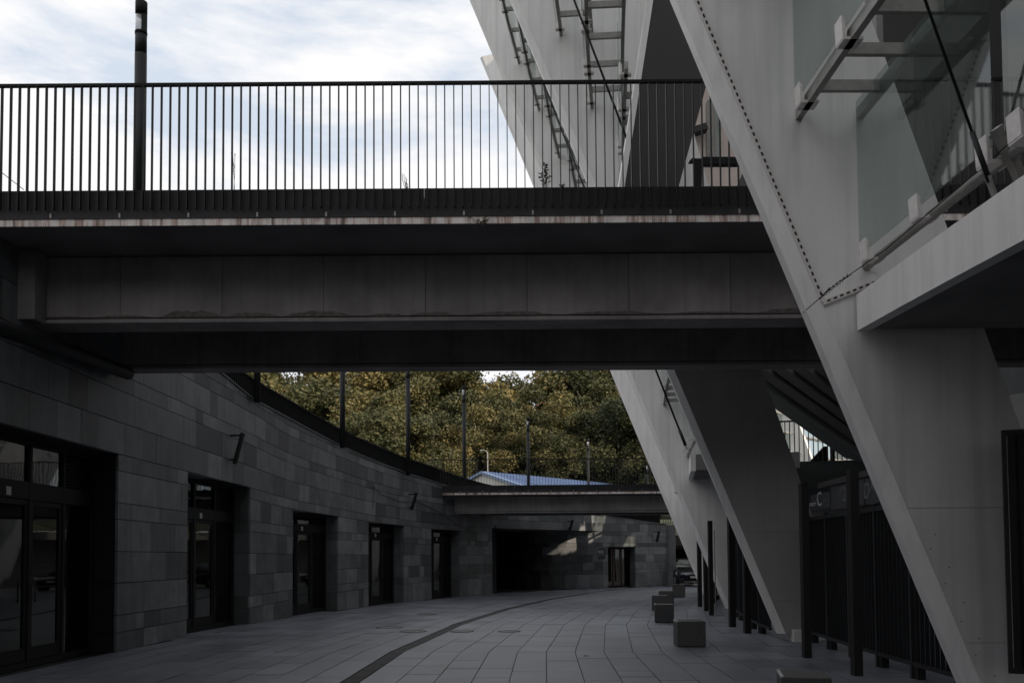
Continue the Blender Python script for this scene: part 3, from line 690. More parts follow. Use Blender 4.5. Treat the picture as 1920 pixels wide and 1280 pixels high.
# perforated cable tray on the nearest fin
f1, q1 = fins[1]
tr = MB(); tr.hexa([q1(redge(1, 4.06)-.0, -.03, 4.06), q1(redge(1, 4.06)-.045, -.03, 4.06), q1(redge(1, 4.06)-.045, 0, 4.06), q1(redge(1, 4.06), 0, 4.06), q1(redge(1, 8.6), -.03, 8.6), q1(redge(1, 8.6)-.045, -.03, 8.6), q1(redge(1, 8.6)-.045, 0, 8.6), q1(redge(1, 8.6), 0, 8.6)])
A_, B_ = Vector(q1(redge(1, 4.05)-.01, -.016, 4.05)), Vector(q1(redge(1, 4.05)-1.05, -.016, 4.46))
tr.beam(A_, B_, .03, .045)
tro = tr.build('cable_tray', M['clamp'], f1)
z = 4.12
while z < 8.5:
    r_ = redge(1, z)-.022; r2 = redge(1, z+.034)-.022
    MB().beam(q1(r_, -.031, z), q1(r2, -.031, z+.034), .006, .018, up=Vector((-1, 0, 0))).build('slot', M['darkslot'], tro); z += .066
d = (B_-A_).normalized(); Ls = (B_-A_).length; t_ = .04
while t_ < Ls-.06:
    MB().beam(A_+d*t_+Vector((0, -.0155, 0)), A_+d*(t_+.036)+Vector((0, -.0155, 0)), .004, .018).build('slot', M['darkslot'], tro); t_ += .068
# wire stretched from the fin past the glass, with a knot
wz = lambda u, v, D: P(u, v, D)
tag(MB().tube([P(1508, 584, 8.3), P(1540, 556, 8.25), P(1570, 530, 8.2), P(1592, 516, 8.1), P(1660, 468, 7.6), P(1800, 350, 6.6), P(1925, 240, 5.75)], .0045, 6).build('wire', M['black'], loc=(3, 8, 4)), 'thin dark wire stretched from the nearest fin edge past the glass clamps', 'wire')
m = MB(); pk = P(1545, 552, 8.24)
for i in range(26):
    t_ = i/25; c = P(1540+t_*50, 556-t_*40, 8.25-t_*.12); r_ = .008+.006*rnd.random(); a = i*1.9
    m.tube([c+Vector((.018*math.cos(a), -.01, .018*math.sin(a))), c+Vector((.018*math.cos(a+2.2)+.01, -.02, .018*math.sin(a+2.2)+.006))], .0035, 5)
m.tube([pk+Vector((-.05, -.02, -.05)), pk+Vector((.05, -.02, .06))], .006, 5)
tag(m.build('wire_knot', M['dark_steel'], loc=pk), 'dark twisted knot of wire at the corner of the perforated tray on the nearest fin', 'wire')
tag(MB().box((-.012, -.02, -.012), (.018, .02, .02)).build('wire_clip', M['clamp'], loc=(0, 0, 0)), 'small pale clip hanging on the wire end left of the nearest fin', 'clip').location = P(1506, 583, 8.3)

# ------------------------------------------------------------------ glass louvres on horizontal ladder frames between the fins
ordn = ['lowest', 'second', 'third', 'fourth', 'fifth', 'sixth', 'seventh', 'eighth', 'ninth', 'tenth']
def louvre(n, k, bay_label, a_end=None, a_start=None, joints=None):
    z = 4.43+1.5*k; ro = redge(n, z)-.5 if n > 0 else 79; a0 = bdeg(n) if a_start is None else a_start; a1 = bdeg(n-1)+.25 if a_end is None else a_end
    ro1 = ro if n < 2 else redge(n-1, z)-.5
    def rr(a): return lerp(ro, ro1, (a-a0)/(a1-a0) if a1 != a0 else 0)
    root = empty('glass_louvre', pol(ro, a0, z), f'{ordn[k]} glass louvre row from the bottom {bay_label}', 'glass louvre', 'glass louvre rows between the fins')
    segs = 4
    def rail(off, w_, h_, name, mt=M['galv'], dz=0, rnd_=False):
        m = MB(); pts = [pol(rr(lerp(a0, a1, i/segs))-off, lerp(a0, a1, i/segs), z+dz) for i in range(segs+1)]
        if rnd_: m.tube(pts, w_/2, 12)
        else:
            for p_, q_ in zip(pts, pts[1:]): m.beam(p_, q_, w_, h_)
        m.build(name, mt, root, smooth=rnd_)
    if k == 0:
        rail(.10, .085, .085, 'tube_rail', rnd_=True, dz=-.02)
    else:
        rail(.06, .06, .11, 'rail'); rail(.66, .06, .11, 'rail')
        nR = max(3, int(abs(a1-a0)/57.3*79/(.62 if n < 2 else .95))); me = None
        for i in range(nR):
            a = lerp(a0-.25, a1+.2, (i+.3)/nR) if a0 > a1 else a0
            p_, q_ = pol(rr(a)-.09, a, z), pol(rr(a)-.63, a, z)
            MB().beam(p_, q_, .05, .10).build('rung', M['galv'], root)
    jt = joints or [lerp(a0-.05, a1+.05, i/3) for i in range(4)]
    for ja, jb in zip(jt, jt[1:]):
        g = .05; m = MB(); sgn = -1
        qa, qb = pol(rr(ja)+.012, ja-g, z+.05), pol(rr(jb)+.012, jb+g, z+.05)
        th = Vector((-.012, 0, 0)); up = Vector((0, 0, 1.50))
        m.hexa([qa, qb, qb+th, qa+th, qa+up, qb+up, qb+th+up, qa+th+up]); m.build('glass_pane', M['glass'], root)
        for tt in (.08, .5, .92) if k == 0 or n < 2 else (.1, .9):
            a = lerp(ja, jb, tt); c = pol(rr(a), a, z); m = MB(); e = Vector((math.sin(R(a)), math.cos(R(a)), 0))*(.075 if n == 1 else .05); o_ = Vector((-math.cos(R(a)), math.sin(R(a)), 0))
            m.hexa([c+o_*.0-e+Vector((0, 0, -.04)), c+o_*.035-e+Vector((0, 0, -.04)), c+o_*.035+e+Vector((0, 0, -.04)), c+o_*0+e+Vector((0, 0, -.04)), c-e+Vector((0, 0, .10)), c+o_*.045-e+Vector((0, 0, .15)), c+o_*.045+e+Vector((0, 0, .15)), c+e+Vector((0, 0, .15))])
            m.hexa([c-o_*.14-e+Vector((0, 0, -.055)), c+o_*.03-e+Vector((0, 0, -.055)), c+o_*.03+e+Vector((0, 0, -.055)), c-o_*.14+e+Vector((0, 0, -.055)), c-o_*.14-e+Vector((0, 0, -.03)), c+o_*.03-e+Vector((0, 0, -.03)), c+o_*.03+e+Vector((0, 0, -.03)), c-o_*.14+e+Vector((0, 0, -.03))])
            m.build('clamp', M['clamp'], root)
def adeg(y, r=78.7): return math.degrees(math.asin((y-9)/r))
J0 = [adeg(8.42), adeg(6.02), adeg(3.6)]
for k in (0, 1, 2): louvre(1, k, 'in the nearest bay at the right edge', a_end=adeg(3.2), joints=J0)
for k in (3, 4, 5): louvre(2, k, 'between the nearest and second fins above the bridge', a_end=2.75)
for k in range(0, 9): louvre(3, k, 'between the second and third fins')
for k in range(0, 4): louvre(6, k, 'between the fifth and sixth fins')
for k in range(0, 4): louvre(7, k, 'between the sixth and seventh fins')
for k in range(1, 10): louvre(8, k, 'between the seventh and eighth fins'); louvre(9, k, 'between the eighth and ninth fins'); louvre(10, k, 'between the ninth and tenth fins')
# tie rods and struts
def rod(p_, q_, r_, lab, grp='tie rods leaning between the fins'):
    o = empty('tie_rod', p_, lab, 'tie rod', grp); p_, q_ = Vector(p_), Vector(q_); d = (q_-p_).normalized()
    MB().tube([p_+d*.45, q_], r_, 10).build('rod', M['dark_steel'], o, smooth=True)
    MB().tube([p_+d*.08, p_+d*.46], r_*1.7, 12).build('turnbuckle', M['dark_steel'], o, smooth=True)
    MB().beam(p_-d*.02, p_+d*.12, .05, .02).build('fork', M['galv'], o)
rod((3.42, 6.12, 4.15), (2.95-.37*3, 6.12, 5.5+3.6), .011, 'dark tie rod rising from the white ledge in front of the nearest glass panes')
rod((4.12, 20.6, 4.12), (4.12-.37*9, 20.6, 13), .022, 'dark tie rod between the second and third fins')
rod((3.0-.36*2.25, 12.7, 6.45), (3.0-.36*9, 12.7, 13.2), .016, 'dark tie rod crossing the ladder frames above the near bridge')
for (p_, q_, lab) in (((3.35, 5.95, 4.35), (3.72, 6.0, 4.08), 'short galvanised strut from the glass rail down to the white ledge'), ):
    tag(MB().beam(P(1868, 240, 6.05), P(1885, 335, 6.15)+Vector((.12, .0, -.02)), .05, .09).build('strut', M['galv'], loc=P(1885, 335, 6.15)), lab, 'strut')

# ------------------------------------------------------------------ white ledge slabs
def ledge(aA, aB, r_, zt, zbA, zbB, lab, rin=73.5):
    root = empty('ledge_slab', pol(r_, aA, zbA), lab, 'ledge slab', 'white edged concourse slabs'); n = 8; m = MB(); m2 = MB()
    for i in range(n):
        a, b = lerp(aA, aB, i/n), lerp(aA, aB, (i+1)/n)
        za, zb_ = zt-(zt-lerp(zbA, zbB, i/n)), lerp(zbA, zbB, (i+1)/n)
        m.hexa([pol(r_, a, za), pol(r_, b, zb_), pol(r_-.12, b, zb_), pol(r_-.12, a, za), pol(r_, a, zt), pol(r_, b, zt), pol(r_-.12, b, zt), pol(r_-.12, a, zt)])
        m2.hexa([pol(r_-.122, a, za+.02), pol(r_-.122, b, zb_+.02), pol(rin, b, zb_+.02), pol(rin, a, za+.02), pol(r_-.122, a, zt-.01), pol(r_-.122, b, zt-.01), pol(rin, b, zt-.01), pol(rin, a, zt-.01)])
    m.build('edge_beam', M['white'], root); m2.build('slab', M['soffit'], root)
ledge(-.40, -5.6, 78.64, 4.12, 3.77, 3.55, 'broad white ledge beam sweeping out of the right edge beside the nearest fin')
ledge(11.60, 9.3, 78.6, 4.12, 3.74, 3.70, 'white wedge shaped ledge end on the third fin', rin=76.0)
ledge(17.6, 14.5, 79.2, 4.12, 3.74, 3.70, 'small white ledge end on the fourth fin')
ledge(23.6, 18.2, 79.5, 4.12, 3.74, 3.70, 'farthest white ledge slab behind the fourth fin')

# ------------------------------------------------------------------ perimeter gates and posts
def fence(n0, a0, a1, r_, H, lab, gap=.135, grp='dark bar gates between the fins'):
    root = empty('bar_gate', pol(r_, a0, 0), lab, 'gate', grp); L_ = abs(a1-a0)/57.3*r_; nb = int(L_/gap)
    bm_ = MB().box((-.026, -.006, .20), (.026, .006, H-.05)).mesh('bar', M['dark_steel'])
    for i in range(nb):
        a = lerp(a0, a1, (i+.5)/nb); inst(bm_, 'bar', pol(r_, a, 0), root, -R(a)-math.pi/2*0)
    npan = max(1, round(L_/1.15))
    for i in range(npan):
        a, b = lerp(a0, a1, i/npan), lerp(a0, a1, (i+1)/npan)
        MB().beam(pol(r_, a, .19), pol(r_, b, .19), .05, .055).build('bottom_rail', M['dark_steel'], root)
        MB().beam(pol(r_, a, H-.02), pol(r_, b, H-.02), .05, .07).build('top_rail', M['dark_steel'], root)
        MB().beam(pol(r_, a, -.01), pol(r_, a, H+.05), .06, .06, up=Vector((0, 1, 0))).build('gate_post', M['dark_steel'], root)
        MB().beam(pol(r_-.04, a-.04, -.01), pol(r_-.04, a-.04, .17), .10, .2, up=Vector((0, 1, 0))).build('foot_block', M['black'], root)
    return root
fence(2, 5.45, 0.05, 76.85, 2.28, 'dark barred gates with sector signs between the nearest and second fins')
fence(3, 11.45, 5.95, 77.45, 2.30, 'dark barred fence between the second and third fins')
fence(4, 17.4, 12.0, 78.1, 2.30, 'dark barred fence between the third and fourth fins')
gp = [(1516, 1233, 905, .115), (1611, 1267, 876, .115), (1375, 1175, 966, .13), (1403.5, 1187, 1000, .13), (1325, 1145, 1030, .11), (1335, 1153, 1010, .11), (1313.5, 1137, 1040, .12)]
pl = ['second nearest thick black gate post in front of the sector C sign', 'nearest thick black gate post right of the sector C sign', 'thick black post left of the foot of the second fin, farther of the pair', 'thick black post left of the foot of the second fin, nearer of the pair', 'thin dark post at the foot of the third fin, middle of three', 'thin dark post at the foot of the third fin, nearest of three', 'farthest dark post beside the parked car']
for (u, v, vt, w_), lab in zip(gp, pl):
    g = G(u, v); h = 2.74 if w_ < .12 and u > 1500 else 2.55
    o = MB().box((g.x-w_/2, g.y, -.005), (g.x+w_/2, g.y+w_*1.3, h)).build('gate_bollard_post', M['black'], bevel=.006, loc=g); tag(o, lab, 'post', 'thick black posts in front of the gates')
gs_ = G(1334.5, 1150)+Vector((.1, -.05, 0))
tag(MB().box((gs_.x-.012, gs_.y-.012, 0), (gs_.x+.012, gs_.y+.012, 2.3)).build('slim_post', M['galv'], loc=gs_), 'slim bare steel post beside the foot of the third fin', 'post')
# signs over the gates (they face the street, so their panels run along the gate line)
def ysign(yA, yB, x, z0, z1, lab, mt, texts):
    root = empty('gate_sign', (x, yA, z0), lab, 'sign', 'sector signs over the gates')
    MB().box((x, yB, z0), (x+.06, yA, z1)).build('sign_panel', mt, root, bevel=.004)
    for (s_, yc, zc_, size, mm, sx) in texts: text(s_, size, mm, 'lettering', root, (x-.006, yc, zc_), (0, -1, 0), (0, 0, 1), sx=sx)
    return root
def yx(u, x): return x*F/(u-960)
xs_ = 5.28
y1, y2, y3, y4 = yx(1521, xs_), yx(1558, xs_), yx(1602, xs_), yx(1668, xs_)
za = 1.6+(1037-951)*15/F; zt_ = 1.6+(1037-921)*15/F
ym = (y1+y2)/2
ysign(y1, y2+.02, xs_, za, zt_, 'dark sign with large white letter C and the word sector on both sides', M['sign2'], [('C', ym+.02, (za+zt_)/2+.03, .34, M['letter'], 1.0), ('СЕКТОР', ym+.36, za+.10, .085, M['letter'], .9), ('SEKTOR', ym-.32, za+.13, .085, M['letter_dim'], .9)])
za2, zb2 = 1.6+(1037-948)*13.8/F, 1.6+(1037-902)*13.8/F
ysign(y2-.02, y3-.4, xs_, za2, zb2, 'grey sign panel with faint number 28 and a caret', M['sign2'], [('^28', y3+.36, (za2+zb2)/2+.02, .34, M['letter_dim'], .9)])
ysign(y3-.45, y4-.9, xs_, za2-.0, zb2, 'grey sign panel with faint letter D, caret and small white lightning mark', M['sign2'], [('D^', yx(1632, xs_), (za2+zb2)/2, .34, M['letter_dim'], .9)])
m = MB(); yb = yx(1652, xs_); c = Vector((xs_-.012, yb, (za2+zb2)/2+.0))
m.prism([c+Vector((0, -.02, .09)), c+Vector((0, .05, -.01)), c+Vector((0, .01, -.01)), c+Vector((0, .03, -.09)), c+Vector((0, -.05, .015)), c+Vector((0, -.005, .015))], (-.004, 0, 0))
o = m.build('lightning_mark', M['letter'], loc=c); tag(o, 'small white lightning shaped sticker on the sign over the gates', 'sticker')
# sloping header bar over the gates
tag(MB().beam((xs_-.03, 15.0, zb2+.05), (xs_-.03, 11.2, zb2+.09), .05, .09).build('header_beam', M['dark_panel'], loc=(xs_, 13, zb2)), 'grey header beam above the sector signs', 'beam')
# near gate leaf at the right edge
g = empty('side_gate', (4.5, 7.9, .0), 'tall black framed gate leaf at the right edge in front of the nearest fin', 'gate')
xg = P(1884, 1000, 7.7).x; zt_ = P(1884, 806, 7.7).z; zb_ = P(1884, 1262, 7.7).z
def gy(s): return (xg+s*.93, 7.7-s*.36)
def gb(s0, s1, z0, z1, th=.05):
    (xa, ya), (xb, yb_) = gy(s0), gy(s1); return MB().hexa([(xa, ya, z0), (xb, yb_, z0), (xb+.02, yb_+th, z0), (xa+.02, ya+th, z0), (xa, ya, z1), (xb, yb_, z1), (xb+.02, yb_+th, z1), (xa+.02, ya+th, z1)])
gb(0, .035, zb_, zt_).build('frame', M['dark_steel'], g); gb(.035, 1.1, zt_-.045, zt_).build('frame', M['dark_steel'], g); gb(.035, 1.1, zb_, zb_+.05).build('frame', M['dark_steel'], g)
for i in range(9): gb(.10+i*.11, .125+i*.11, zb_+.05, zt_-.045, .03).build('bar', M['dark_steel'], g)
gb(.16, .24, -.01, zb_+.2, .08).build('gate_post', M['black'], g); gb(.04, 1.1, zb_+.05, zt_-.045, .01).build('back_sheet', M['black'], g)

# ------------------------------------------------------------------ granite cube bollards
def cube(x, y, w_, h_, rz, lab, worn=False, dw=None):
    dw = dw or w_
    o = empty('granite_block', (0, 0, 0), lab, 'stone block', 'granite cube blocks along the pavement')
    MB().box((-w_/2, -dw/2, .010), (w_/2, dw/2, h_)).build('block', M['bollard'], o, bevel=.012)
    MB().box((-w_/2+.02, -dw/2+.02, -.005), (w_/2-.02, dw/2-.02, .012)).build('base_pad', M['joint'], o)
    MB().box((-w_/2-.002, -dw/2+.01, h_-.022), (-w_/2+.03, dw/2-.01, h_+.0025)).build('worn_edge', M['bollard_top'], o, bevel=.006)
    o.location = (x, y, 0); o.rotation_euler.z = rz; return o
g1, g2 = G(1269, 1212.5), G(1325, 1213); cube((g1.x+g2.x)/2+.02, g1.y+.25, .50, .45, R(-2), 'nearest full granite block left of the gates, biggest in the row')
g1 = G(1247, 1167); cube(g1.x+.02, g1.y+.24, .46, .44, R(-8), 'second granite block along the pavement, behind the nearest one')
g1 = G(1241, 1144); cube(g1.x-.02, g1.y+.24, .46, .44, R(-10), 'third granite block, partly hidden behind the second')
g1 = G(1252, 1134); cube(g1.x+.0, g1.y+.24, .48, .46, R(-12), 'fourth granite block, just right behind the third')
g1 = G(1275, 1119); cube(g1.x, g1.y+.24, .46, .5, R(-15), 'farthest granite block near the parked car')
c_, d_ = G(1477, 1268, .46), G(1441, 1251, .46); e_ = G(1572, 1270, .46)
rz = math.atan2(e_.y-c_.y, e_.x-c_.x); 
cube((c_.x+e_.x)/2+.0, (c_.y+e_.y)/2+.28, (e_-c_).length, .46, rz, 'granite block cut off by the bottom edge of the picture', True, .56)

# ------------------------------------------------------------------ manhole covers, leaves
for (u, v, rr_, lab) in ((775, 1183, .27, 'rusty round manhole cover beside the drain, middle one'), (866, 1183, .23, 'round manhole cover right of the drain'), (730, 1176, .29, 'round manhole cover nearest the shopfronts'), (800, 1151, .26, 'small far manhole cover'), (955, 1183, .22, 'round manhole cover furthest right in the pavement')):
    g = G(u, v); o = empty('manhole_cover', g, lab, 'manhole cover', 'round manhole covers in the pavement')
    MB().tube([g+Vector((0, 0, -.01)), g+Vector((0, 0, .003))], rr_, 28).build('lid', M['lid'], o)
    m = MB()
    for i in range(28):
        a, b = 2*math.pi*i/28, 2*math.pi*(i+1)/28; p_ = [g+Vector((math.cos(x)*q_, math.sin(x)*q_, -.01)) for x, q_ in ((a, rr_), (b, rr_), (b, rr_+.025), (a, rr_+.025))]
        m.hexa(p_+[x+Vector((0, 0, .017)) for x in p_])
    m.build('rim', M['black'], o)
for i, (u, v) in enumerate(((297, 1226), (348, 1230), (470, 1173), (408, 1186), (742, 1128), (1100, 1230), (520, 1222))):
    g = G(u, v); s_ = rnd.uniform(.03, .055); a = rnd.random()*6; m = MB(); n = 7
    pts = [g+Vector((math.cos(a+t)*s_*(1.6 if k % 2 else .8), math.sin(a+t)*s_*(1.2 if k % 2 else .7), .006+rnd.random()*.02)) for k, t in enumerate([2*math.pi*j/n for j in range(n)])]
    m.prism(pts, (0, 0, .002)); o = m.build('fallen_leaf', M['dryleaf'], loc=g)
    tag(o, ['pale dry leaf on the paving nearest the near shopfront', 'longish dry leaf on the paving right of the near shopfront', 'dry leaf at the base of the second pillar', 'dry leaf by the second shopfront doorstep', 'dry leaf by the fourth shopfront', 'dry leaf in the middle of the pavement', 'dry leaf on dark paving left of the drain'][i], 'leaf', 'dry leaves on the paving')

# ------------------------------------------------------------------ parked car
def car(x, y, rz):
    o = empty('parked_car', (0, 0, 0), 'black parked car facing the camera behind the foot of the far fin', 'car'); W2 = .89
    # cross sections along length (local y from front 0 to rear 4.4): half width, z points
    prof = [(0, .62, .35, .62, .62, .62), (.15, .80, .25, .72, .60, .74), (1.0, .88, .2, .85, .66, .93), (1.55, .89, .2, .88, .64, 1.0), (2.2, .90, .2, .9, .58, 1.42), (3.1, .90, .2, .92, .58, 1.45), (3.9, .88, .22, .95, .64, 1.1), (4.35, .80, .3, .9, .62, .98)]
    m = MB(); k = []
    for (yy, hw, zb, zs, tw, zt) in prof:
        k.append(len(m.v)); m.v += [(-hw*.95, yy, zb), (-hw, yy, (zb+zs)/2), (-hw*.97, yy, zs), (-tw, yy, zt), (tw, yy, zt), (hw*.97, yy, zs), (hw, yy, (zb+zs)/2), (hw*.95, yy, zb)]
    for a, b in zip(k, k[1:]):
        for j in range(8): m.f.append([a+j, a+(j+1) % 8, b+(j+1) % 8, b+j]); m.t.append(.5)
    m.f += [[k[0]+j for j in range(8)][::-1], [k[-1]+j for j in range(8)]]; m.t += [.5, .5]
    m.build('body', M['carpaint'], o)
    MB().hexa([(-.60, 1.58, 1.01), (.60, 1.58, 1.01), (.55, 2.17, 1.395), (-.55, 2.17, 1.395), (-.60, 1.56, 1.02), (.60, 1.56, 1.02), (.55, 2.15, 1.41), (-.55, 2.15, 1.41)]).build('windscreen', M['doorglass'], o)
    for s in (-1, 1):
        MB().hexa([(s*.45, -.01, .58), (s*.74, .10, .60), (s*.78, .2, .60), (s*.45, .12, .58), (s*.45, -.01, .68), (s*.74, .10, .72), (s*.78, .2, .72), (s*.45, .12, .69)]).build('headlight', M['chrome'], o)
        MB().box((s*.93-.08, 1.75, .95), (s*.93+.08, 1.83, 1.07)).build('wing_mirror', M['carpaint'], o, bevel=.02)
        for yy in (.85, 3.5):
            wv = MB().tube([(s*.70, yy, .32), (s*.89, yy, .32)], .32, 24).build('wheel', M['tyre'], o, smooth=True); MB().tube([(s*.885, yy, .32), (s*.9, yy, .32)], .2, 16).build('rim', M['chrome'], wv)
    MB().box((-.34, -.03, .60), (.34, .02, .66)).build('grille_bar', M['chrome'], o); MB().box((-.27, -.04, .44), (.25, .0, .55)).build('number_plate', M['plate'], o); MB().box((-.6, -.03, .24), (.6, .1, .28)).build('bumper_trim', M['galv'], o)
    o.location = (x, y, 0); o.rotation_euler.z = rz
g = G(1304, 1099); car(g.x, g.y, R(4))

# ------------------------------------------------------------------ stadium body
stad = empty('stadium', (12, 9, 0), 'dark stadium body behind the gates with lofty outer wall', 'stadium')
RS = 72.5
# holes shaped in the tall wall by tracing the stone wall's sun patches sunwards
def on_shell(p):
    p = Vector(p); d = sund; dx, dy = p.x-CX, p.y-CY; a = d.x**2+d.y**2; b = 2*(dx*d.x+dy*d.y); c = dx*dx+dy*dy-RS*RS
    t = (-b-math.sqrt(b*b-4*a*c))/(2*a); q_ = p+d*t; return (math.degrees(math.atan2(q_.y-CY, CX-q_.x)), q_.z)
def wallpt(u, v, pth=None):
    d = ray(u, v); pth = pth or W      # where the sight line meets the wall
    for i in range(len(pth.p)-1):
        a, b = pth.p[i], pth.p[i+1]; den = d.x*(b.y-a.y)-d.y*(b.x-a.x)
        if abs(den) < 1e-9: continue
        t = (a.x*(b.y-a.y)-a.y*(b.x-a.x))/den; s_ = (a.x*d.y-a.y*d.x)/den
        if t > 0 and 0 <= s_ <= 1: return Vector((0, 0, CAMZ))+d*t
polys = []
for pts in (((1102, 962), (1118, 962), (1113, 982), (1094, 982)), ((1120, 962), (1136, 962), (1133, 982), (1115, 982)), ((1093, 984), (1112, 984), (1104, 1008), (1072, 1010)), ((1114, 984), (1132, 984), (1127, 1004), (1106, 1008)), ((1084, 1006), (1115, 1001), (1108, 1018), (1078, 1034), (1050, 1042), (1050, 1028)), ((1178, 1004), (1191, 1004), (1192, 1024), (1168, 1024))):
    pp_ = []
    for (u, v) in pts:
        wp = wallpt(u, v, GP if len(pts) == 6 else W)
        if wp is None: break
        pp_.append(on_shell(wp))
    if len(pp_) == len(pts): polys.append(pp_)
def inpoly(x, y, p):
    c = False; j = len(p)-1
    for i in range(len(p)):
        if (p[i][1] > y) != (p[j][1] > y) and x < (p[j][0]-p[i][0])*(y-p[i][1])/(p[j][1]-p[i][1])+p[i][0]: c = not c
        j = i
    return c
amin = min([q_[0] for p in polys for q_ in p]+[20])-.2; amax = max([q_[0] for p in polys for q_ in p]+[22])+.2
zmin = min([q_[1] for p in polys for q_ in p]+[8])-.2; zmax = max([q_[1] for p in polys for q_ in p]+[14])+.2
print('sun openings', amin, amax, zmin, zmax, len(polys))
m = MB(); TOPZ = 31  # wall height and end angle set for the shadow it casts
def cell(a0, a1, z0, z1): m.quad(pol(RS, a0, z0), pol(RS, a1, z0), pol(RS, a1, z1), pol(RS, a0, z1))
a = -55
while a < amin-.01: b = min(a+2.5, amin); cell(a, b, -.02, TOPZ); a = b
a = amax
while a < 27.9: b = min(a+2.5, 28); cell(a, b, -.02, TOPZ); a = b
cell(amin, amax, -.02, zmin); cell(amin, amax, zmax, TOPZ)
na_, nz_ = int((amax-amin)/.07), int((zmax-zmin)/.09)
for i in range(na_):
    a0, a1 = lerp(amin, amax, i/na_), lerp(amin, amax, (i+1)/na_); run = None
    for j in range(nz_+1):
        z0 = lerp(zmin, zmax, j/nz_); zc2 = lerp(zmin, zmax, (j+.5)/nz_)
        hole = j < nz_ and any(inpoly((a0+a1)/2, zc2, p) for p in polys)
        if j == nz_ or hole:
            if run is not None: cell(a0, a1, run, z0); run = None
        elif run is None: run = z0
m.build('outer_wall', M['shell'], stad)
m = MB()
for i in range(34):       # seating bowl / roof plate that closes the wall above
    a0, a1 = -55+i*83/34, -55+(i+1)*83/34; m.hexa([pol(RS, a0, 31), pol(RS, a1, 31), pol(RS-4, a1, 31), pol(RS-4, a0, 31), pol(RS, a0, 31.5), pol(RS, a1, 31.5), pol(RS-4, a1, 31.5), pol(RS-4, a0, 31.5)])
m.build('roof_edge', M['shell'], stad)
m = MB(); 
for i in range(10):       # concourse floor above the gates
    a0, a1 = 11.2+i*1.6, 11.2+(i+1)*1.6; m.hexa([pol(77.1, a0, 3.45), pol(77.1, a1, 3.45), pol(RS, a1, 3.45), pol(RS, a0, 3.45), pol(77.1, a0, 4.13), pol(77.1, a1, 4.13), pol(RS, a1, 4.13), pol(RS, a0, 4.13)])
m.build('concourse_floor', M['shell'], stad)
# railing on the concourse edge seen between the second and nearest fins
cr_ = empty('concourse_railing', pol(76.9, 11.1, 4.13), 'black bar railing on the concourse edge above the sector signs', 'railing')
me = MB().box((-.011, -.011, 0), (.011, .011, 1.08)).mesh('baluster', M['dark_steel'])
p_, q_ = pol(77.0, 11.15, 4.13), pol(73, 11.15, 4.13); n = 34
for i in range(n): inst(me, 'baluster', p_.lerp(q_, i/(n-1)), cr_)
MB().beam(p_+Vector((0, 0, 1.09)), q_+Vector((0, 0, 1.09)), .04, .04).build('handrail', M['dark_steel'], cr_)
pm = P(1561, 860, p_.y-.1); MB().beam((pm.x, pm.y, 4.1), (pm.x, pm.y, 5.28), .10, .10, up=Vector((0, 1, 0))).build('rail_post', M['black'], cr_)
m = MB(); c0 = P(1548, 862, p_.y+.4); m.prism([P(1520, 864, p_.y+.4), P(1552, 864, p_.y+.4), P(1552, 836, p_.y+.4), P(1546, 836, p_.y+.4)], (0, .12, 0)); tag(m.build('stair_wedge', M['black'], loc=c0), 'small black wedge shaped stair cheek behind the concourse railing', 'stair cheek')
# number sign
sp_ = P(1539, 787, 22.4); n24 = empty('number_sign', sp_, 'small dark hanging sign with number 24', 'sign')
MB().box((sp_.x-.13, sp_.y, sp_.z-.16), (sp_.x+.13, sp_.y+.05, sp_.z+.16)).build('sign_panel', M['sign'], n24); text('24', .19, M['letter'], 'lettering', n24, (sp_.x+.01, sp_.y-.006, sp_.z-.09), (1, 0, 0), (0, 0, 1))
MB().beam((sp_.x, sp_.y+.02, sp_.z+.16), (sp_.x, sp_.y+.02, sp_.z+.6), .02, .02, up=Vector((0, 1, 0))).build('hanger', M['black'], n24)
# sloping raker slab with ribs (underside of a stand stair)
rk = empty('raker_slab', P(1560, 790, 20), 'dark sloping underside of a stand with long ribs, right of the second fin', 'stand underside')
yk = 21.5
A1, A2, A3, A4 = P(1395, 690, yk), P(1632, 868, yk), P(1700, 868, yk), P(1700, 600, yk)
MB().prism([P(1380, 690, yk), P(1632, 868, yk), P(1800, 868, yk), P(1800, 560, yk), P(1380, 560, yk)], (0, 1.6, .30)).build('slab', M['shell'], rk)
for k in range(4):
    a_, b_ = P(1412+k*40, 688, yk-.12), P(1640+k*40, 846+k*6, yk-.12); MB().beam(a_, b_, .2, .10, up=Vector((0, 1, 0))).build('rib', M['dark_panel'], rk)
# stub column and pipes in the dark right side
MB().hexa([(5.4, 6.3, -.01), (6.4, 6.3, -.01), (6.4, 7.4, -.01), (5.4, 7.4, -.01), (5.4, 6.3, 3.5), (6.4, 6.3, 3.5), (6.4, 7.4, 3.5), (5.4, 7.4, 3.5)]).v
m = MB().tube([(6.7, 11.2, 0), (6.7, 11.2, 3.6)], .45, 24).build('concourse_column', M['shell'], smooth=True, loc=(6.7, 11.2, 0)); tag(m, 'dark round concrete column in the shade behind the nearest fin', 'column')

iw = tag(MB().box((7.5, 17.2, 6.4), (15, 17.5, 16)).build('dark_backdrop', M['dark_panel'], loc=(6.3, 17.2, 4.2)), 'dark backing added for the unlit depth behind the glass louvres at the upper right', 'wall')  # added dark sheet standing in for the shade behind the glass

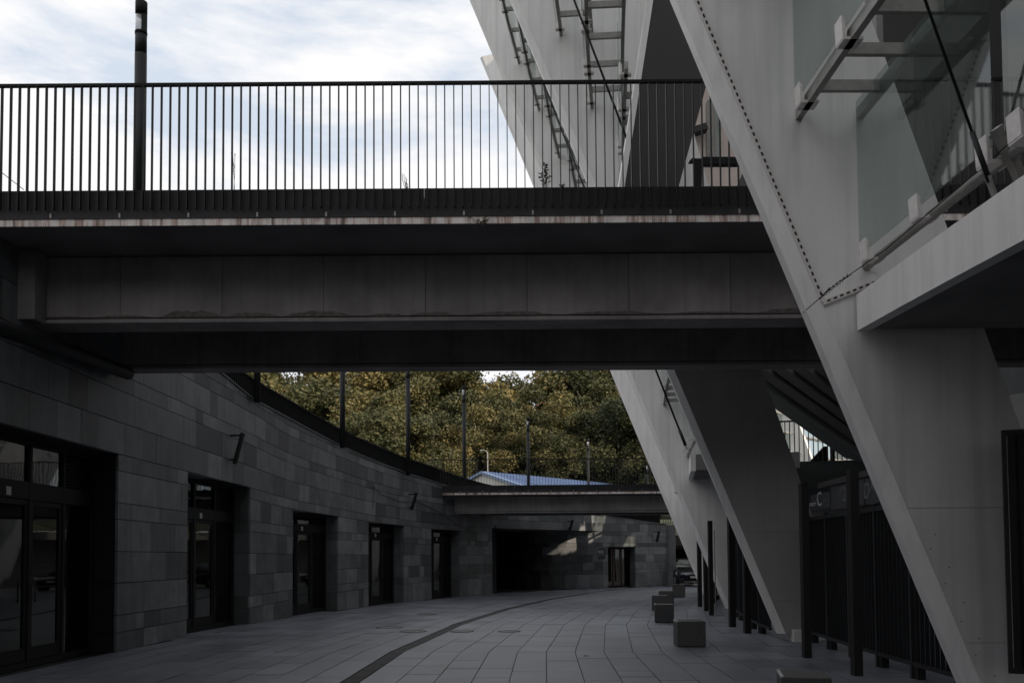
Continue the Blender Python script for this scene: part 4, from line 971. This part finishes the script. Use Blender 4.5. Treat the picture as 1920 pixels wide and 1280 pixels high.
# dark leaning panel with pale edge, rising from the near bridge deck
lp = empty('leaning_panel', P(1222, 352, 12.6), 'tall dark leaning panel with a pale left edge rising behind the near bridge', 'leaning panel')
yl = 12.6
def LPt(u, v, o=0): return P(u, v, yl)+Vector((0, o, 0))
MB().prism([LPt(1164, 400), LPt(1258, 400), LPt(1272, 352), LPt(1330, 140), LPt(1420, -160), LPt(1250, -160)], (0, .3, 0)).build('panel_face', M['dark_panel'], lp)
MB().hexa([LPt(1153, 400, .02), LPt(1163.5, 400), LPt(1163.5, 400, .3), LPt(1153, 400, .3), LPt(1238, -160, .02), LPt(1249.5, -160), LPt(1249.5, -160, .3), LPt(1238, -160, .3)]).build('panel_edge', M['white'], lp)
# inner stair tower, coloured as if sunlit, with a black portal
tw = empty('stair_tower', P(1320, 352, 19.5), 'pale wall tinted pink as if sunlit, with window frame, between dark panel and nearest fin', 'stair tower')
yt = 19.5
MB().prism([P(1262, 420, yt), P(1420, 420, yt), P(1420, 120, yt), P(1330, 120, yt)], (0, .3, 0)).build('wall', M['shell_sunlit'], tw)
MB().prism([P(1325, 300, yt-.1), P(1338, 300, yt-.1), P(1338, 180, yt-.1), P(1325, 190, yt-.1)], (0, .1, 0)).build('window_frame', M['galv'], tw)
MB().prism([P(1340, 300, yt-.05), P(1352, 300, yt-.05), P(1352, 170, yt-.05), P(1340, 175, yt-.05)], (0, .04, 0)).build('glass_pane', M['glass'], tw)
MB().prism([P(1352, 420, yt-.3), P(1460, 420, yt-.3), P(1460, 170, yt-.3)], (0, .2, 0)).build('stair_soffit', M['shell'], tw)
MB().beam(P(1292, 250, yt-.2), P(1324, 240, yt-.2), .25, .14).build('bracket', M['dark_panel'], tw)
pt = empty('portal_frame', P(1310, 352, 15.9), 'black square portal frame standing on the near bridge deck', 'portal')
yp = 15.9
for (a_, b_) in (((1303, 297), (1316, 420)),): MB().prism([P(1303, 420, yp), P(1316, 420, yp), P(1316, 297, yp), P(1303, 297, yp)], (0, .15, 0)).build('jamb', M['black'], pt)
MB().prism([P(1316, 307, yp), P(1420, 307, yp), P(1420, 294, yp), P(1316, 294, yp)], (0, .15, 0)).build('lintel', M['black'], pt)
MB().prism([P(1293, 301, yp), P(1303, 301, yp), P(1303, 296, yp), P(1298, 296, yp)], (0, .15, 0)).build('cap', M['black'], pt)

# ------------------------------------------------------------------ weeds on the bridge kerb
def weed(u, v0, v1, spread, nst, lab, y=11.6, leaf=.03):
    g = P(u, v0, y); o = MB(); s_ = y/F
    for i in range(nst):
        a = P(u+rnd.uniform(-spread*.3, spread*.3), v0+3, y); b = P(u+rnd.uniform(-spread, spread), lerp(v0, v1, rnd.uniform(.45, 1)), y)+Vector((0, rnd.uniform(-.05, .05), 0)); mid = (a+b)/2+Vector((rnd.uniform(-.02, .02), 0, .02))
        o.tube([a, mid, b], .0035, 5)
        for j in range(5 if leaf else 0):
            c = a.lerp(b, rnd.uniform(.3, 1)); d = Vector((rnd.uniform(-1, 1), rnd.uniform(-.5, .5), rnd.uniform(-.2, .9))).normalized()*leaf; e = Vector((-d.z, 0, d.x))*.22
            o.quad(c, c+d*.5+e, c+d, c+d*.5-e)
    tag(o.build('weed', M['weed'], loc=g), lab, 'weed', 'weeds growing on the near bridge edge')
weed(1022, 352, 310, 11, 7, 'leafy weed growing on the near bridge edge in front of the white fins', leaf=.055)
weed(763, 354, 328, 9, 8, 'grassy tuft on the near bridge edge against the sky, middle of the bridge', leaf=0)
weed(440, 355, 275, 6, 2, 'single thin tall dry stem on the near bridge edge right of the lamp post', leaf=.03)
weed(1054, 352, 342, 4, 4, 'tiny leafy sprout right of the larger weed on the bridge', leaf=.03)
weed(900, 420, 405, 22, 14, 'low scruffy grass clinging to the stained bridge edge', y=11.27, leaf=.0)
# slack cable at far left
tag(MB().tube([P(-30, 300, 13), P(5, 325, 13), P(45, 356, 13)], .006, 5).build('sky_wire', M['black'], loc=P(5, 325, 13)), 'thin wire sloping down behind the railing at the left edge', 'wire')

# ------------------------------------------------------------------ buildings beyond
def blue_building():
    b = empty('blue_roof_building', (0, 58, 3.9), 'low white building with bright blue metal gable roof beyond the far bridge', 'building')
    pk = P(905, 885, 56); rdg = (P(1135, 906, 65.6)-pk); rdg.z = 0; Lr = rdg.length*1.05; rdg.normalize(); g_ = Vector((rdg.y, -rdg.x, 0)); wv = 3.7; h = 1.16; up = Vector((0, 0, 1))
    e1, e2 = pk+g_*wv-up*h, pk-g_*wv-up*h; b0 = 3.6
    MB().prism([Vector((e1.x, e1.y, b0)), e1-up*.05, pk-up*.05, e2-up*.05, Vector((e2.x, e2.y, b0))], rdg*Lr).build('wall', M['render'], b)
    for e in (e1, e2):
        n = 40
        sd = (e-pk)*1.04
        for i in range(n):     # standing-seam sheets
            a_, c_ = pk+rdg*(Lr*i/n-.15), pk+rdg*(Lr*(i+1)/n-.15-.02); t_ = rnd.random()
            MB().hexa([a_, c_, c_+sd, a_+sd, a_+up*.05, c_+up*.05, c_+sd+up*.05, a_+sd+up*.05], t_).build('roof_sheet', M['blue'], b)
            if e is e1: MB().beam(c_+rdg*.01+up*.07, c_+rdg*.01+sd+up*.07, .05, .05).build('roof_seam', M['blue'], b)
        MB().beam(pk-rdg*.17-up*.03, pk+sd-rdg*.17-up*.03, .06, .16).build('verge_board', M['blue'], b)
    for k in range(3):
        c = pk+g_*(k-1)*1.6-rdg*.03-up*1.2; MB().beam(c-g_*.4, c+g_*.4, .06, .5).build('window', M['winfar'], b)
blue_building()
b = empty('low_shed', P(820, 905, 62), 'low pale shed left of the blue roofed building beyond the far bridge', 'building')
c0, c1 = P(778, 894, 62), P(852, 897, 62); MB().box((c0.x, 62, 3.6), (c1.x, 66, c0.z-.12)).build('wall', M['render'], b); MB().hexa([(c0.x-.2, 61.8, c0.z-.1), (c1.x+.2, 61.8, c0.z-.2), (c1.x+.2, 66, c0.z-.2), (c0.x-.2, 66, c0.z-.1), (c0.x-.2, 61.8, c0.z), (c1.x+.2, 61.8, c0.z-.1), (c1.x+.2, 66, c0.z-.1), (c0.x-.2, 66, c0.z)]).build('roof', M['stopper'], b)
for k in range(4): MB().box((lerp(c0.x, c1.x, (k+.3)/4), 61.96, 4.6), (lerp(c0.x, c1.x, (k+.7)/4), 61.99, 5.8)).build('window', M['winfar'], b)
# small street lamp
s_ = P(914, 885, 58); o = empty('street_lamp', (s_.x, 58, 4), 'small pale street lamp with curved arm behind the blue roof', 'street lamp'); tp = P(914, 848, 58)
MB().tube([(s_.x, 58, 4), tp], .05, 8).build('pole', M['galv'], o); MB().tube([tp, tp+Vector((-.1, 0, .12)), tp+Vector((-.3, 0, .15))], .025, 6).build('arm', M['galv'], o); MB().box((tp.x-.5, 57.9, tp.z+.11), (tp.x-.28, 58.05, tp.z+.18)).build('lamp_head', M['galv'], o)
def cam_(): pass
# apartment building behind the trees
ab = empty('apartment_building', (12, 135, 8), 'tall pinkish brick apartment building glimpsed above the trees', 'building')
xa, xb = P(1008, 700, 135).x, P(1180, 700, 135).x; zt = P(1008, 640, 135).z
MB().box((xa, 135, 8), (xb, 150, zt)).build('wall', M['brick_far'], ab)
for i in range(8):
    for j in range(7):
        x = lerp(xa, xb, (i+.5)/8); z = zt-2-j*3; f_ = MB().box((x-.75, 134.9, z-.9), (x+.75, 134.99, z+.9)).build('window', M['stopper'], ab); MB().box((x-.6, 134.86, z-.75), (x+.6, 134.89, z+.75)).build('pane', M['winfar'], f_)

# ------------------------------------------------------------------ trees
def tree_meshes(seed, H=13, Rc=4.2, nleaf=6500, lean=0):
    r = random.Random(seed); tm = MB(); lobes = []
    tm.tube([(0, 0, -.6), (.1, 0, H*.25), (.25*r.uniform(-1, 1), .1, H*.55), (.4*r.uniform(-1, 1), 0, H*.85)], .26, 8, r2=.06)
    for i in range(21):
        z = H*r.uniform(.22, .93); a = r.random()*6.28; f = math.sin(math.pi*min(1, max(.1, (z/H-.05)/.95)))**.7
        rr_ = Rc*f*r.uniform(.25, .95); c = Vector((math.cos(a)*rr_, math.sin(a)*rr_, z)); lobes.append((c, r.uniform(.8, 1.6)*Rc/4.2, r.random()))
        s_ = Vector((0, 0, max(1.5, z-rr_*.9))); tm.tube([s_, s_.lerp(c, .5)+Vector((0, 0, .3)), c, c+(c-s_)*.35+Vector((0, 0, .5))], .10, 5, r2=.02)
    lobes.append((Vector((0, 0, H*.95)), 1.3, .5)); lobes.append((Vector((0, 0, H*.7)), 2.0, .4))
    lm = MB(); tot = sum(l[1]**2 for l in lobes)
    for c, rad, lt in lobes:
        n = int(nleaf*rad**2/tot)
        for i in range(n):
            d = Vector((r.gauss(0, 1), r.gauss(0, 1), r.gauss(0, 1)*.85)); d.normalize(); q_ = c+d*rad*(r.random()**.4)*r.uniform(.8, 1.15)
            sz = r.uniform(.09, .20); ax = Vector((r.gauss(0, 1), r.gauss(0, 1), r.gauss(0, 1)))+d*.6; ax.normalize(); x = ax.orthogonal().normalized()*sz; y = ax.cross(x).normalized()*sz*.7
            ang = r.random()*6.28; x2 = x*math.cos(ang)+y*math.sin(ang); y2 = y*math.cos(ang)-x*math.sin(ang)*.7
            k = len(lm.v); lm.v += [tuple(q_-x2-y2*.3), tuple(q_+y2), tuple(q_+x2+y2*.2), tuple(q_-y2*.9)]; lm.f.append([k, k+1, k+2, k+3]); lm.t.append(min(1, max(0, .6*lt+.45*r.random())))
    return tm.mesh('trunk', M['bark']), lm.mesh('crown', M['leaf'])
TM = [tree_meshes(s, H=h, Rc=rc, nleaf=n) for s, h, rc, n in ((1, 13, 4.4, 17000), (2, 14, 4.0, 16000), (3, 12, 4.8, 17000), (4, 15, 4.2, 17000), (5, 9, 3.6, 12000))]
kinds = ['broad golden green tree', 'tall olive green tree', 'wide spreading tree with brownish leaves', 'tallest narrow tree']
def tree(x, y, i, s_, lab, rz):
    t_, l_ = TM[i]; z = terz(x, y)-.3; o = empty('leafy_tree', (x, y, z), lab, 'tree', 'trees on the slope beyond the far bridge')
    a_ = inst(t_, 'trunk', (x, y, z), o); b_ = inst(l_, 'crown', (x, y, z), o); o.scale = (s_*1.25, s_*1.25, s_); o.rotation_euler.z = rz
spots = []
for row, (y, u0, u1, n, tv) in enumerate(((69, 470, 1290, 12, 760), (78, 440, 1290, 13, 700), (89, 420, 1300, 13, 672))):
    for i in range(n):
        u = lerp(u0, u1, (i+.5*(row % 2))/n)+rnd.uniform(-14, 14); yy = y+rnd.uniform(-2.5, 2.5); x = P(u, 800, yy).x; spots.append((u, x, yy, row))
for j, (u, x, yy, row) in enumerate(spots):
    i = rnd.randrange(4); Hs = [13, 14, 12, 15][i]; zb = terz(x, yy)-.3
    vt = {0: rnd.uniform(745, 790), 1: rnd.uniform(690, 735), 2: rnd.uniform(655, 690)}[row]
    if 860 < u < 1040: vt = max(vt, {0: 755, 1: 715, 2: 701}[row]); vt = min(vt, {0: 790, 1: 728, 2: 706}[row])
    if (u <= 860 or u > 1040) and row == 2: vt = rnd.uniform(620, 665)
    need = 1.6+(1042-vt)*yy/F-zb; sc = max(.55, need/(Hs*1.03))
    pos = len([1 for q_ in spots[:j] if q_[3] == row]); place = ['leftmost', 'second from the left', 'third from the left', 'fourth from the left', 'fifth from the left', 'sixth from the left', 'middle one', 'sixth from the right', 'fifth from the right', 'fourth from the right', 'third from the right', 'second from the right', 'rightmost', 'outermost right'][pos]
    tree(x, yy, i, sc, f'{kinds[i]}, {place} of the {["front", "second", "rear"][row]} row', rnd.random()*6.28)
ords = ['leftmost', 'second', 'third', 'fourth', 'fifth', 'sixth', 'seventh', 'eighth', 'ninth', 'tenth', 'eleventh', 'last']
for ku, u in enumerate(range(470, 1300, 75)):      # lower understorey
    yy = 64+rnd.uniform(-1.5, 2)+(6 if 850 < u < 1180 else 0); x = P(u, 880, yy).x; tree(x, yy, 4, rnd.uniform(.55, .75), f'{ords[ku]} low young tree from the left at the foot of the wood', rnd.random()*6.28)

# trees added behind the camera to block low sky, seen only in reflections
for k in range(11):
    x = -42+k*7.5; y = -34-abs(k-5)*1.5+rnd.uniform(-3, 3); t_, l_ = TM[k % 4]; o = empty('leafy_tree', (x, y, 1.5), f'added tree behind the camera, {ords[k]} from the left, outside the picture', 'tree', 'added trees behind the camera')
    inst(t_, 'trunk', (x, y, 1.5), o); inst(l_, 'crown', (x, y, 1.5), o); o.scale = (1.75, 1.75, 1.55); o.rotation_euler.z = k*1.3
